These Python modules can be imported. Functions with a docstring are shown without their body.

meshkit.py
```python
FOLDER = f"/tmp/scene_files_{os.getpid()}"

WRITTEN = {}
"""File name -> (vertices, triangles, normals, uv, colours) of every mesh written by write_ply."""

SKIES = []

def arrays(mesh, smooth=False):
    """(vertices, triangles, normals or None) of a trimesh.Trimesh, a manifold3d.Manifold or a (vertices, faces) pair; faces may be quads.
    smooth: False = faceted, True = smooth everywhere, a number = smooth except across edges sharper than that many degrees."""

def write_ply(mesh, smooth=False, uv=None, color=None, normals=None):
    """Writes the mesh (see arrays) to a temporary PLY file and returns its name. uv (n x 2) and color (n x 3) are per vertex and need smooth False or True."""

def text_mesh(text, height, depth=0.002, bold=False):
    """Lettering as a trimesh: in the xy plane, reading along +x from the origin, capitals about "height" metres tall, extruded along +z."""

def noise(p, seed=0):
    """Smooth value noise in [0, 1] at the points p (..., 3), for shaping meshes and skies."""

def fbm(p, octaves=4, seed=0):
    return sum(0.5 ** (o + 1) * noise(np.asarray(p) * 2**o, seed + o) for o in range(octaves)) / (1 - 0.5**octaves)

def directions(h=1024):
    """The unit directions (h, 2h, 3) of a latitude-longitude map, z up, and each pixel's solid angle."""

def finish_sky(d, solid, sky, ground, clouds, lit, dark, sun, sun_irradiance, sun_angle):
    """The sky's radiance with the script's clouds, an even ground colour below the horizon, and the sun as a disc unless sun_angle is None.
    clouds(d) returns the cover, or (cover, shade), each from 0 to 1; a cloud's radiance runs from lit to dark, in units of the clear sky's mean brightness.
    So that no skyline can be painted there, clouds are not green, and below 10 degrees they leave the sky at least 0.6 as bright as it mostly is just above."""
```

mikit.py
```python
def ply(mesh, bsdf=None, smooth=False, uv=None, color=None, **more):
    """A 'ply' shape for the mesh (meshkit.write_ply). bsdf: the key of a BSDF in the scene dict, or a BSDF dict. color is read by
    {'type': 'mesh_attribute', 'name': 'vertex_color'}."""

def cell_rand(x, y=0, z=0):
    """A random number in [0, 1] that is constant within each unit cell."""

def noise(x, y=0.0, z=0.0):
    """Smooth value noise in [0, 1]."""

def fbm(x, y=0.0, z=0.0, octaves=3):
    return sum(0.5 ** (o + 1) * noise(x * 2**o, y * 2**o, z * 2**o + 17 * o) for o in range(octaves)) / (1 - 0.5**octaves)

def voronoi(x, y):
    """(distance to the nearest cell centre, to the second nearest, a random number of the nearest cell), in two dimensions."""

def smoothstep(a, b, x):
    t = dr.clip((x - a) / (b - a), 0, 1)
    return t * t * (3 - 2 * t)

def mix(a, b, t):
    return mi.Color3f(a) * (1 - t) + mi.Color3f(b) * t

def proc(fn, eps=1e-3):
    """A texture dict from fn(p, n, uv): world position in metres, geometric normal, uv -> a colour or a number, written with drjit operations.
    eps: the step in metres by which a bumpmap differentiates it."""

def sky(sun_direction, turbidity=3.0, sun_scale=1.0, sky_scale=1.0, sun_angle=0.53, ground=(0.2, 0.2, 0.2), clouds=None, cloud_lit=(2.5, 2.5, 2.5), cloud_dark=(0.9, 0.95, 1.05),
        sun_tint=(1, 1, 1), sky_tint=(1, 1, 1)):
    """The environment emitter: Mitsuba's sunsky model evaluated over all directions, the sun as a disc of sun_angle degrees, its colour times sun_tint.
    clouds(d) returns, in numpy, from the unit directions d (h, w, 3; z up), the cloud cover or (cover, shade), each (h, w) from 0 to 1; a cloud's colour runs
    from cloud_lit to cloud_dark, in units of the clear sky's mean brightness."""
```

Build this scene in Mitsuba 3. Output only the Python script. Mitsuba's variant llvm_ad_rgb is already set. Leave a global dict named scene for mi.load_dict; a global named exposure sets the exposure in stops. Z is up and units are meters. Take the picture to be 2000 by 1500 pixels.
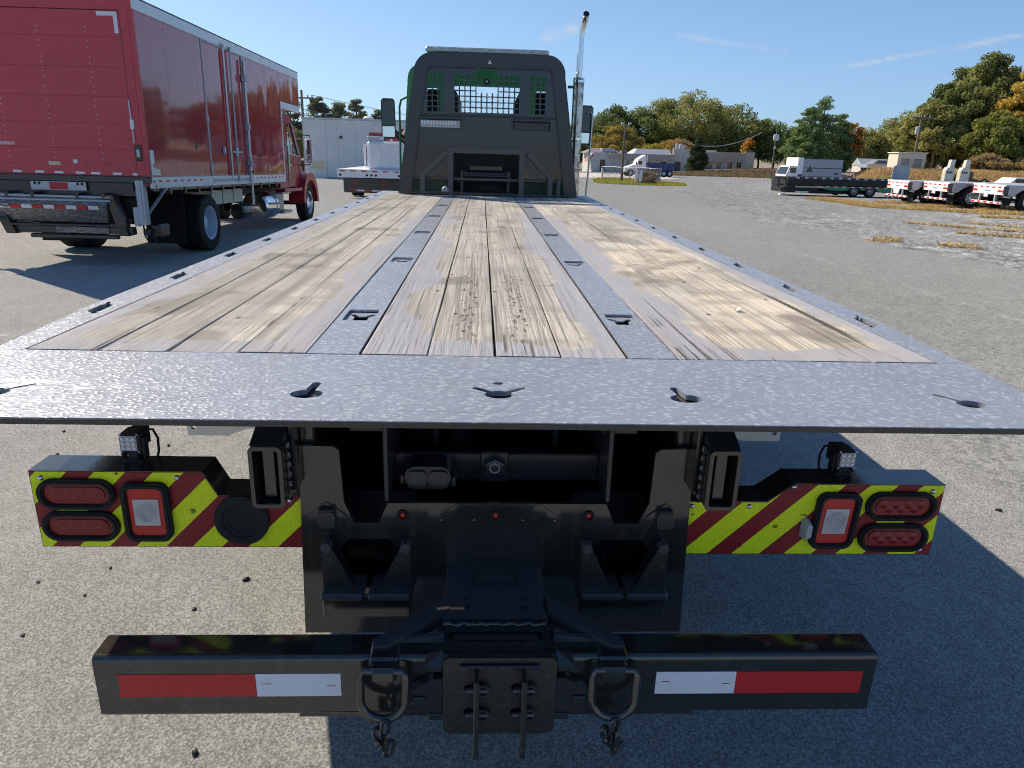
import math, numpy as np, trimesh, drjit as dr, mitsuba as mi, mikit, meshkit
from shapely.geometry import Polygon, LineString, Point, box as sbox
from shapely import union_all
from mikit import noise, fbm, voronoi, cell_rand, smoothstep, mix, proc

scene, labels = {}, {}
T = mi.ScalarTransform4f

# ---------------------------------------------------------------- camera, sky, exposure
CAM = (-0.0405, -1.2799, 1.62)
FWD, UP = (0.046497, 0.949673, -0.309773), (-0.013676, 0.310685, 0.950415)
scene['camera'] = {'type': 'perspective', 'fov': 71.58, 'fov_axis': 'x', 'near_clip': 0.05, 'far_clip': 5000.0,
                   'to_world': T().look_at(origin=list(CAM), target=[CAM[i] + FWD[i] for i in range(3)], up=list(UP))}
SUN = (-0.85, 0.76, 1.0)


def wisps(d):
    az, el = np.degrees(np.arctan2(d[..., 0], d[..., 1])), np.degrees(np.arcsin(np.clip(d[..., 2], -1, 1)))
    c = np.zeros_like(az)
    n = meshkit.fbm(np.stack([az * 0.9, el * 3.0, az * 0], -1), 4, 5)
    for a0, e0, a1, e1, w, s in ((14.0, 8.3, 18.6, 7.55, .16, .35), (25.2, 6.1, 27.6, 6.45, .10, .5), (27.9, 6.6, 31.1, 7.05, .10, .55), (31.3, 7.0, 36.5, 7.9, .13, .5),
                                 (36.5, 7.9, 60.0, 12.0, .25, .4), (4.6, 8.0, 6.5, 8.65, .35, .45), (18.5, 7.5, 21.5, 7.2, .12, .2), (-60, 16, -20, 21, .5, .3)):
        t = np.clip(((az - a0) * (a1 - a0) + (el - e0) * (e1 - e0)) / ((a1 - a0) ** 2 + (e1 - e0) ** 2), 0, 1)
        q = np.hypot(az - a0 - t * (a1 - a0), el - e0 - t * (e1 - e0))
        c = np.maximum(c, s * np.exp(-(q / w) ** 2) * np.clip(n * 2.2 - 0.45, 0, 1))
    return np.clip(c, 0, 1)


scene['daylight'] = mikit.sky(SUN, turbidity=3.0, sky_scale=0.70, sun_scale=1.0, sky_tint=(0.93, 1.06, 1.20), sun_tint=(0.97, 1.0, 1.05), clouds=wisps, cloud_lit=(2.2, 2.2, 2.2), ground=(0.22, 0.21, 0.2))
exposure = 2.25

# ---------------------------------------------------------------- helpers
rng = np.random.default_rng(7)
TF = [np.eye(4)]


def move(x=0, y=0, z=0, rz=0, rx=0):
    m = trimesh.transformations.rotation_matrix(math.radians(rz), [0, 0, 1]) @ trimesh.transformations.rotation_matrix(math.radians(rx), [1, 0, 0])
    m[:3, 3] = (x, y, z)
    return m


class frame:
    def __init__(self, m): self.m = m
    def __enter__(self): TF.append(TF[-1] @ self.m)
    def __exit__(self, *a): TF.pop()


used = {}
EACH = {'side_wall', 'top_roll', 'mud_flap', 'corner_post', 'top_rail', 'attic_rail', 'front_trim', 'hinge', 'door_jamb', 'tube_clamp', 'clamp_bolt', 'rib', 'chassis_rail', 'cross_member', 'aluminium_panel', 'tank_strap',
        'corner_tape', 'stake_pocket', 'lens_strip', 'guard_band', 'green_toolbox', 'seat', 'fender', 'floodlight', 'lamp_lens', 'flap_weight', 'guard_post', 'landing_leg', 'side_wall', 'lamp_hole', 'wall_lamp', 'insulator', 'frame', 'leg',
        'roller_bar', 'plate_lamp', 'bracket', 'glass', 'axle', 'corner_notch', 'body_rib', 'door_frame', 'lamp_teeth', 'slot', 'maker_print', 'door_edge', 'white_sticker', 'hose', 'arm', 'landing_foot', 'chain_seat', 'lamp_head', 'bumper_tape'}


def numbered(key):
    n = used.get(key, 0)
    used[key] = n + 1
    return key if n == 0 else '%s_%03d' % (key, n)


def thing(name, label, cat, group=None):
    key = numbered(name)
    labels[key] = {'label': label, 'category': cat}
    if group: labels[key]['group'] = group
    return key


def add(name, mesh, mat, parent=None, smooth=False, label=None, kind=None, color=None):
    if isinstance(mesh, (list, tuple)):
        if name in EACH: return [add(name, m, mat, parent, smooth, label, kind, color) for m in mesh][-1]
        mesh = cat(mesh)
    mesh = mesh.copy()
    mesh.apply_transform(TF[-1])
    key = numbered((parent + '__' if parent else '') + name)
    scene[key] = mikit.ply(mesh, mat, smooth=smooth, color=color)
    if label or kind:
        labels[key] = {}
        if label: labels[key]['label'] = label
        if kind: labels[key]['kind'] = kind
    return key


def tag(key, label, category, group=None):
    labels[key] = {'label': label, 'category': category}
    if group: labels[key]['group'] = group
    return key


def cat(ms): return trimesh.util.concatenate([m for m in ms])


def rb(x0, x1, y0, y1, z0, z1, c=0.004):
    """box with chamfered edges"""
    lo, hi = np.array([x0, y0, z0], float), np.array([x1, y1, z1], float)
    c = min(c, *(0.45 * (hi - lo)))
    if c <= 0: return trimesh.creation.box(bounds=[lo, hi])
    p = []
    for s in np.ndindex(2, 2, 2):
        k = np.where(np.array(s) == 0, lo, hi)
        q = np.where(np.array(s) == 0, 1, -1) * c
        for a in range(3):
            v = k + q
            v[a] = k[a]
            p.append(v)
    return trimesh.convex.convex_hull(np.array(p))


def flat(x0, x1, y0, y1, z0, z1): return trimesh.creation.box(bounds=[[min(x0, x1), min(y0, y1), min(z0, z1)], [max(x0, x1), max(y0, y1), max(z0, z1)]])


def hull(pts): return trimesh.convex.convex_hull(np.array(pts, float))


def poly3(poly, h): return cat([trimesh.creation.extrude_polygon(g, h, engine='earcut') for g in getattr(poly, 'geoms', [poly])])


def ext_z(poly, z0, z1):
    m = poly3(poly, z1 - z0)
    m.apply_translation([0, 0, z0])
    return m


def ext_y(poly, y0, y1):
    """polygon in (x, z) extruded from y0 to y1"""
    m = poly3(poly, y1 - y0)
    v = m.vertices.copy()
    return trimesh.Trimesh(np.stack([v[:, 0], y0 + v[:, 2], v[:, 1]], 1), m.faces[:, ::-1], process=False)


def ext_x(poly, x0, x1):
    """polygon in (y, z) extruded from x0 to x1"""
    m = poly3(poly, x1 - x0)
    v = m.vertices.copy()
    return trimesh.Trimesh(np.stack([x0 + v[:, 2], v[:, 0], v[:, 1]], 1), m.faces, process=False)


def rr(x0, x1, z0, z1, r, q=5): return sbox(min(x0, x1) + r, min(z0, z1) + r, max(x0, x1) - r, max(z0, z1) - r).buffer(r, quad_segs=q)


def tube(pts, r, n=8, closed=False):
    p = np.array(pts, float)
    r = np.broadcast_to(r, len(p))
    t = np.roll(p, -1, 0) - np.roll(p, 1, 0) if closed else np.gradient(p, axis=0)
    t /= np.linalg.norm(t, axis=1, keepdims=True) + 1e-12
    u = np.cross(t[0], [0, 0, 1] if abs(t[0][2]) < 0.9 else [1, 0, 0])
    rings = []
    a = np.arange(n) * 2 * np.pi / n
    for i in range(len(p)):
        u = u - t[i] * (u @ t[i])
        u /= np.linalg.norm(u)
        w = np.cross(t[i], u)
        rings.append(p[i] + r[i] * (np.cos(a)[:, None] * u + np.sin(a)[:, None] * w))
    v = np.vstack(rings)
    f = []
    m = len(p)
    for i in range(m if closed else m - 1):
        j = (i + 1) % m
        for k in range(n):
            l = (k + 1) % n
            f += [[i * n + k, i * n + l, j * n + l], [i * n + k, j * n + l, j * n + k]]
    if not closed:
        v = np.vstack([v, p[0], p[-1]])
        b = m * n
        for k in range(n):
            l = (k + 1) % n
            f += [[b, l, k], [b + 1, (m - 1) * n + k, (m - 1) * n + l]]
    return trimesh.Trimesh(v, f, process=False)


def cyl(p0, p1, r, n=20): return tube([p0, p1], r, n)


def bar(p0, p1, w, h, up=(0, 0, 1)):
    """rectangular bar between two points"""
    p0, p1 = np.array(p0, float), np.array(p1, float)
    t = (p1 - p0) / np.linalg.norm(p1 - p0)
    s = np.cross(t, up)
    s /= np.linalg.norm(s)
    u = np.cross(s, t)
    return hull([p + a * s * w / 2 + b * u * h / 2 for p in (p0, p1) for a in (-1, 1) for b in (-1, 1)])


def spin(profile, axis='x', at=(0, 0, 0), n=36):
    """profile: [(radius, along)...] revolved about the axis through 'at'"""
    p = np.array(profile, float)
    a = np.arange(n) * 2 * np.pi / n
    v = np.stack([p[:, None, 0] * np.cos(a), p[:, None, 0] * np.sin(a), np.broadcast_to(p[:, None, 1], (len(p), n))], -1).reshape(-1, 3)
    f = []
    for i in range(len(p) - 1):
        for k in range(n):
            l = (k + 1) % n
            f += [[i * n + k, i * n + l, (i + 1) * n + l], [i * n + k, (i + 1) * n + l, (i + 1) * n + k]]
    if axis == 'x': v = v[:, [2, 0, 1]]
    elif axis == 'y': v = v[:, [1, 2, 0]]
    m = trimesh.Trimesh(v + np.array(at, float), f, process=False)
    return m


def arc(cx, cz, r, a0, a1, n=8): return [(cx + r * math.cos(math.radians(a)), cz + r * math.sin(math.radians(a))) for a in np.linspace(a0, a1, n)]


def wheel(parent, c, R, w, rim, side=1, n=36, dual=False, mat='rim_steel', spokes=0):
    """wheel with its axle along x; side +1 shows its outside towards +x. Tyre and rim are sub-parts."""
    s = side
    k = thing_part(parent, 'wheel')
    ty = [(rim, -.5), (rim + .02, -.5), (R - .05, -.5), (R - .012, -.44), (R, -.36), (R, -.22), (R - .012, -.21), (R - .012, -.19), (R, -.18), (R, -.02), (R - .012, -.01), (R - .012, .01), (R, .02), (R, .18), (R - .012, .19), (R - .012, .21), (R, .22), (R, .36),
          (R - .012, .44), (R - .05, .5), (rim + .02, .5), (rim, .47)]
    def tr(x0):
        m = spin([(r, a * w) for r, a in ty], 'x', (0, 0, 0), n)
        m.apply_translation([x0, 0, 0])
        return m
    ms = [tr(0)] + ([tr(-s * w * 1.08)] if dual else [])
    rp = [(rim, .47 * w), (rim - .012, .46 * w), (rim - .03, .36 * w), (rim - .045, -.25 * w if dual else .1 * w), (rim - .075, -.36 * w if dual else .16 * w), (.13, -.30 * w if dual else .2 * w), (.12, -.2 * w if dual else .26 * w), (.10, .10 * w if dual else .34 * w), (.055, .18 * w if dual else .42 * w), (.0, .18 * w if dual else .42 * w)]
    q = spin([(r, a) for r, a in rp], 'x', (0, 0, 0), n)
    ex = []
    for j in range(10):
        a = j * 2 * math.pi / 10
        ex.append(cyl((-.35 * w if dual else .1 * w, .125 * math.cos(a), .125 * math.sin(a)), (-.12 * w if dual else .32 * w, .125 * math.cos(a), .125 * math.sin(a)), .012, 6))
    holes = [cyl((.165 * w + .004, (rim - .1) * math.cos(a), (rim - .1) * math.sin(a)), (.19 * w + .01, (rim - .1) * math.cos(a), (rim - .1) * math.sin(a)), .028, 10) for a in np.arange(spokes) * 2 * math.pi / max(spokes, 1)]
    def put(ml):
        m = cat(ml)
        if s < 0: m.apply_transform(trimesh.transformations.rotation_matrix(math.pi, [0, 0, 1]))
        m.apply_translation(c)
        return m
    tm = cat(ms)
    tm.apply_translation(c)
    add('tyre', tm, 'rubber', k, smooth=35)
    add('rim', put([q] + ex), mat, k, smooth=35)
    if holes: add('hand_hole', put(holes), 'black_matte', k)
    return k


def thing_part(parent, name): return numbered(parent + '__' + name)


SLOPE = 0.0115


def gz(x, y):
    """height of the ground: the lot falls gently away, the right-hand far side is banked up"""
    x, y = np.asarray(x, float), np.asarray(y, float)
    s = np.clip(y - 2, 0, None)
    z = -SLOPE * np.where(s < 158, s, 158)
    def ss(a, b, t):
        t = np.clip((t - a) / (b - a), 0, 1)
        return t * t * (3 - 2 * t)
    d = y - (66 + 0.0 * x)
    z = z + 1.75 * ss(0, 6, d) * ss(33, 37, x - .52 * (y - 66)) * (1 - ss(118, 135, y))          # bank on the right
    z = z + 1.35 * ss(128, 140, y) * ss(30, 52, x)                                # bank before the low building
    return z


def gh(x, y): return float(gz(x, y))


# ---------------------------------------------------------------- materials
def two(b): return {'type': 'twosided', 'bsdf': b}


def rgb(*c): return {'type': 'rgb', 'value': list(c)}


def pr(c, rough=.5, metal=0., spec=.5, coat=0., cr=.05):
    b = {'type': 'principled', 'base_color': rgb(*c) if isinstance(c, tuple) else c, 'roughness': rough, 'metallic': metal, 'specular': spec}
    if coat: b |= {'clearcoat': coat, 'clearcoat_gloss': 1 - cr}
    return two(b)


def bump(b, fn, scale=1.0, eps=1e-3):
    inner = b['bsdf']
    return two({'type': 'bumpmap', 'tex': proc(fn, eps), 'scale': scale, 'bsdf': inner})


def m_black(p, n, uv):
    g = fbm(p.x * 9, p.y * 9, p.z * 9, 3)
    d = smoothstep(.62, .8, fbm(p.x * 60 + 3, p.y * 60, p.z * 60, 2) * .6 + g * .4)
    return mix((.026, .0245, .0215), (.045, .041, .035), d)


def r_black(p, n, uv): return .055 + .10 * fbm(p.x * 14, p.y * 14, p.z * 14, 3)


scene['black_gloss'] = two({'type': 'principled', 'base_color': proc(m_black), 'roughness': proc(r_black), 'specular': 1.0})
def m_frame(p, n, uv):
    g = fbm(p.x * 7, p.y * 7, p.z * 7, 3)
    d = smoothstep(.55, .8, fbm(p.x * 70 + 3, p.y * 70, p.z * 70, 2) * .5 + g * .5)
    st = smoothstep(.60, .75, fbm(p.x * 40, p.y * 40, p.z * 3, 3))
    return mix(mix((.021, .0198, .0175), (.029, .027, .0235), g), (.045, .042, .037), dr.maximum(d, st * .5))  # warm brown tint in the black stands in for reflected sunlit ground


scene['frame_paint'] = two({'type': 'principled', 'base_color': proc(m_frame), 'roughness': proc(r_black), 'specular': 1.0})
scene['black_skylit'] = pr((.050, .051, .055), .42)  # paler bluish black stands in for sky light on the upward faces
scene['black_paint'] = pr((.013, .013, .015), .32)
scene['gap_black'] = pr((.008, .008, .008), .9, spec=.1)
scene['truss_steel'] = pr((.075, .073, .07), .3)
scene['black_matte'] = pr((.012, .012, .012), .6)
scene['black_satin'] = pr((.026, .027, .031), .22, spec=.6)
scene['black_sheet'] = pr((.009, .009, .0105), .12, spec=.8)
scene['rim_bright'] = pr((.74, .75, .77), .28, .9)
scene['rubber'] = pr((.018, .018, .019), .75, spec=.3)
scene['chrome'] = pr((.75, .75, .76), .12, 1.0)
scene['alu'] = pr((.55, .56, .58), .38, .85)
scene['alu_white'] = pr((.68, .70, .73), .4, .15)
scene['galv'] = pr((.42, .45, .49), .5, .35)
scene['rim_steel'] = pr((.50, .56, .66), .4, .1)
scene['rim_grey'] = pr((.35, .36, .38), .35, .7)
scene['white_paint'] = pr((.72, .72, .73), .35)
scene['offwhite'] = pr((.56, .54, .46), .5)
scene['green_paint'] = pr((.022, .20, .045), .3, coat=.5)
scene['green_dark'] = pr((.012, .13, .055), .4)
scene['green_deep'] = pr((.006, .045, .022), .4)
scene['red_paint_gloss'] = pr((.27, .012, .02), .25, coat=.6)
scene['blue_paint'] = pr((.022, .045, .16), .4)
scene['tape_red'] = pr((.50, .018, .022), .35)
scene['tape_white'] = pr((.68, .69, .74), .35)
scene['lens_red'] = two({'type': 'principled', 'base_color': rgb(.22, .008, .013), 'roughness': .14, 'specular': .5})
scene['lens_red_bright'] = two({'type': 'principled', 'base_color': rgb(.55, .02, .02), 'roughness': .16, 'specular': .5})
scene['lens_clear'] = two({'type': 'principled', 'base_color': rgb(.50, .46, .45), 'roughness': .18, 'specular': .5})
scene['lens_led'] = two({'type': 'principled', 'base_color': rgb(.62, .67, .72), 'roughness': .2, 'metallic': .4})
scene['lens_amber'] = pr((.55, .25, .04), .2)
scene['glass'] = {'type': 'thindielectric', 'int_ior': 1.5}
scene['glass_dark'] = pr((.02, .024, .028), .06, spec=.8)
scene['mirror'] = pr((.8, .82, .84), .03, 1.0)
scene['beige_sticker'] = pr((.55, .49, .33), .5)
scene['red_awning'] = pr((.45, .03, .03), .6)
scene['roof_grey'] = pr((.20, .18, .18), .8)
scene['sheet_metal'] = pr((.42, .46, .50), .45, .3)
scene['wood_pole'] = pr((.16, .13, .10), .9)
scene['wire'] = pr((.12, .12, .12), .7)
scene['twig'] = pr((.11, .08, .055), .9)


def m_steel(p, n, uv):
    x, y = p.x, p.y
    a = fbm(x * 4, y * 4, p.z * 4, 2)
    wx, wy = x + .012 * noise(x * 45, y * 45, 3) + .06 * a * y, y + .012 * noise(x * 45, y * 45, 9) + .3 * x * (a - .5)
    f1, f2, r1 = voronoi(wx * 46, wy * 74)
    f = smoothstep(.48, .10, f1) * smoothstep(.30, .85, r1)
    g1, g2, r2 = voronoi(wx * 85 + 7, wy * 130 + 3)
    f = dr.maximum(f, smoothstep(.42, .12, g1) * smoothstep(.5, .9, r2) * .7)
    w = smoothstep(.68, .76, fbm(x * 13, y * 5, p.z * 3, 3))
    scr = mi.Float(0)
    for x0, y0, x1, y1, wd in ((-.33, .205, -.27, .228, .0010), (.62, .33, .70, .30, .0008), (-.72, .10, -.60, .13, .0008), (.18, .40, .30, .43, .0009), (-.15, .06, -.02, .05, .0008), (1.222, 1.4, 1.235, 1.75, .0012), (-1.23, 2.1, -1.215, 2.6, .0012)):
        t = dr.clip(((x - x0) * (x1 - x0) + (y - y0) * (y1 - y0)) / ((x1 - x0) ** 2 + (y1 - y0) ** 2), 0, 1)
        scr = dr.maximum(scr, smoothstep(wd * 1.6, wd * .6, dr.sqrt(dr.square(x - x0 - t * (x1 - x0)) + dr.square(y - y0 - t * (y1 - y0)))))
    pale = smoothstep(.56, .64, fbm(x * 34, y * 70, 2.0, 3)) * smoothstep(.16, .08, dr.sqrt(dr.square((x + .96) * .8) + dr.square((y - .19) * 2.6)))
    rust = smoothstep(.010, .004, dr.abs(x - .4745)) * smoothstep(1.7, 1.0, y + .5 * noise(y * 9, 1.0, 1.0)) * smoothstep(.464, .468, y) * smoothstep(.3, .55, noise(x * 200, y * 30, 2.0))
    b = mix((.25, .275, .32), (.305, .33, .38), a)
    c = mix(b, (.60, .63, .67), f * .55)
    c = mix(mix(c, (.36, .34, .31), w * .35), (.72, .73, .74), pale * .7)
    c = mix(c, (.22, .10, .045), rust * .85)
    return mix(c, (.04, .04, .045), scr * .85)


def b_steel(p, n, uv):
    f1, f2, r1 = voronoi(p.x * 70, p.y * 110)
    return .0007 * smoothstep(.5, .1, f1) * smoothstep(.3, .6, r1) + .0010 * noise(p.x * 25, p.y * 25, p.z * 25)


scene['deck_steel'] = bump(two({'type': 'principled', 'base_color': proc(m_steel), 'roughness': .36, 'metallic': .35, 'specular': .5}), b_steel)
TRACK = 0.411


def m_wood(p, n, uv):
    x, y = p.x, p.y
    k = dr.floor((dr.abs(x) + 5.0 + dr.select(x > 0, 1.0, 0.0)) / .1733)
    bd = cell_rand(k, 3, 5)
    yy = y + bd * 9
    wv = x + .006 * noise(yy * 1.3, bd * 20, 1.0)
    gr = fbm(wv * 90, yy * 1.1, bd * 30, 3)
    fine = noise(wv * 420, yy * 2.6, bd * 9)
    big = fbm(x * 4, yy * .8, bd * 7, 3)
    cross = fbm(x * 6, yy * 11, 4.0, 4)
    dirt = fbm(x * 2.2 + 3, y * 1.3, 6.0, 4)
    c = mix((.29, .283, .262), (.475, .457, .41), smoothstep(.2, .8, big * .6 + bd * .4))
    c = mix(c, (.60, .545, .44), smoothstep(.45, .7, dirt) * .75 * smoothstep(-.5, .8, x))
    c = mix(c, (.135, .128, .115), smoothstep(.44, .78, gr) * .6)
    c = mix(c, (.10, .095, .085), smoothstep(.58, .92, fine) * .5)
    c = mix(c, (.22, .21, .19), smoothstep(.50, .72, cross) * .5)
    c = mix(c, (.09, .083, .072), smoothstep(.62, .76, fbm(x * 5.0 + 11, y * 3.2, 1.0, 4)) * .5)
    crack = smoothstep(.83, .875, noise(wv * 105, yy * .55, bd * 50)) * smoothstep(.45, .6, noise(x * 9, yy * .7, 2.0))
    c = mix(c, (.04, .035, .03), crack * .9)
    near = smoothstep(1.5, .5, y)
    rag = smoothstep(.72, .80, noise(wv * 210, yy * 3.0, bd * 50)) * near * smoothstep(.5, .65, noise(x * 14, yy * 5, 1.0))
    c = mix(c, (.03, .027, .024), rag * .7)
    chew = smoothstep(.035, .02, dr.abs(dr.abs(x - .0) - .085 + .012 * noise(y * 9, 1.0, 2.0))) * smoothstep(.55, .75, fbm(x * 130, y * 38, 3.0, 3)) * smoothstep(2.1, 1.5, y)
    c = mix(c, (.05, .042, .034), chew * .85)
    v1, v2, vr = voronoi(x * 5.8, y * 2.6)
    c = mix(c, (.06, .055, .05), smoothstep(.045, .03, v1) * smoothstep(.45, .5, vr))
    # grey overspray of the deck paint along steel and tail
    wob = fbm(x * 5 + 3, y * 2.4, 8.0, 4) - .5
    dt = dr.abs(dr.abs(x) - TRACK) - .064
    lim = .105 + .26 * wob + .05 * smoothstep(0, 1, x)
    s = smoothstep(lim + .012, lim - .022, dt) * smoothstep(5.6, 3.8, y + 2.5 * wob)
    s = dr.maximum(s, smoothstep(.60 + .12 * wob, .575 + .12 * wob, y))
    de = 1.166 - dr.abs(x)
    s = dr.maximum(s, smoothstep(.085 + .16 * wob, .05 + .16 * wob, de))
    sp = mix((.225, .235, .265), (.345, .36, .405), gr)
    c = mix(c, sp, s * (.88 - .3 * smoothstep(.55, .75, fine)))
    return mix(c, (.04, .035, .03), dr.maximum(crack, rag) * s * .8)


def b_wood(p, n, uv):
    return .0022 * noise(p.x * 160, p.y * 4, 1.0) + .0015 * noise(p.x * 40, p.y * 3, 5.0) + .0012 * noise(p.x * 420, p.y * 18, 3.0)


scene['plank_wood'] = bump(two({'type': 'principled', 'base_color': proc(m_wood), 'roughness': .75, 'specular': .3}), b_wood)


def m_asphalt(p, n, uv):
    x, y = p.x, p.y
    f1, f2, r = voronoi(x * 160, y * 160)
    g1, g2, r2 = voronoi(x * 82 + 5, y * 82)
    big = fbm(x * .22, y * .16, 3.0, 4)
    mid = fbm(x * 2.1, y * 2.1, 7.0, 3)
    c = mix((.195, .193, .183), (.345, .343, .330), smoothstep(.0, 1.0, r))
    c = c * (1.0 - .32 * smoothstep(.35, .75, f1))
    c = mix(c, (.44, .435, .42), smoothstep(.74, .9, r2) * smoothstep(.5, .25, g1) * .6)
    c = mix(c, (.11, .11, .108), smoothstep(.26, .12, r2) * smoothstep(.48, .22, g1) * .6)
    coarse = smoothstep(2.5, 2.9, x + .25 * (mid - .5))
    c = c * (1.0 - coarse * .30 * smoothstep(.62, .5, noise(x * 26, y * 26, 2.0)) * smoothstep(.3, .5, noise(x * 47, y * 47, 4.0)))
    c = c * (.88 + .24 * big) * (.94 + .12 * mid) * (.93 + .14 * noise(x * 19, y * 15, 5.0)) * (.95 + .10 * noise(x * 6, y * 4.5, 8.0)) * mi.Color3f(.93, .985, 1.02)
    wear = smoothstep(.46, .70, fbm(x * 7, y * 7, 4.0, 3))
    l1 = smoothstep(.05, .035, dr.abs(x - 6.2 - .02 * (y - 10) + .05 * (mid - .5))) * smoothstep(5, 7, y)
    l2 = smoothstep(.055, .04, dr.abs(y - 5.02 - .40 * (x + 4.1))) * smoothstep(-3.0, -3.6, x)
    l3 = smoothstep(.055, .04, dr.abs(y - 8.54 - .58 * (x + 6.23))) * smoothstep(-4.0, -5.0, x)
    l4 = smoothstep(.05, .035, dr.abs(y - 1.46 - .31 * (x + 2.0))) * smoothstep(-1.85, -2.05, x)
    c = mix(c, (.46, .455, .44), dr.maximum(dr.maximum(l1 * .6, l2), dr.maximum(l3, l4)) * (.08 + .55 * wear))
    return c


def b_asphalt(p, n, uv):
    f1, f2, r = voronoi(p.x * 110, p.y * 110)
    return .0011 * smoothstep(.65, .1, f1) * (.4 + .6 * r)


scene['asphalt'] = bump(two({'type': 'principled', 'base_color': proc(m_asphalt), 'roughness': .85, 'specular': .25}), b_asphalt)


def m_gravel(p, n, uv):
    x, y = p.x, p.y
    f1, f2, r = voronoi(x * 17, y * 17)
    g1, g2, r2 = voronoi(x * 7 + 2, y * 7)
    big = fbm(x * .13, y * .1, 1.0, 4)
    mid = fbm(x * .9, y * .6, 6.0, 3)
    c = mix((.165, .172, .175), (.45, .46, .455), smoothstep(.1, .9, r)) * mix((.5, .5, .5), (1., 1., 1.), smoothstep(.65, .2, f1))
    c = c * mix((.72, .72, .73), (1.12, 1.12, 1.12), r2)
    c = mix(c, (.45, .45, .44), smoothstep(.88, .93, r2) * smoothstep(.4, .2, g1) * .8)
    c = mix(c, (.34, .30, .24), smoothstep(.62, .78, mid) * .22)
    far = smoothstep(64, 68, y) * smoothstep(31, 36, x - .52 * (y - 66) + 4 * (mid - .5)) * smoothstep(128, 120, y)
    earth = mix((.38, .27, .14), (.56, .44, .26), fbm(x * 1.3, y * 1.3, p.z * 2, 4))
    bank = smoothstep(124, 131, y + 3 * (mid - .5)) * smoothstep(32, 38, x)
    c = mix(c, earth, far)
    c = mix(c, mix((.20, .165, .125), (.30, .26, .20), fbm(x * .9, y * .9, p.z * 3, 4)), bank)
    return c * (.85 + .3 * big) * (.62 + .76 * noise(x * 5.5, y * 3.6, 3.0)) * (.84 + .32 * noise(x * 1.7, y * 1.1, 4.0)) * mi.Color3f(1.0, 1.03, 1.06)


def b_gravel(p, n, uv):
    f1, f2, r = voronoi(p.x * 17, p.y * 17)
    return .014 * smoothstep(.7, .1, f1) * (.3 + .7 * r)


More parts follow.
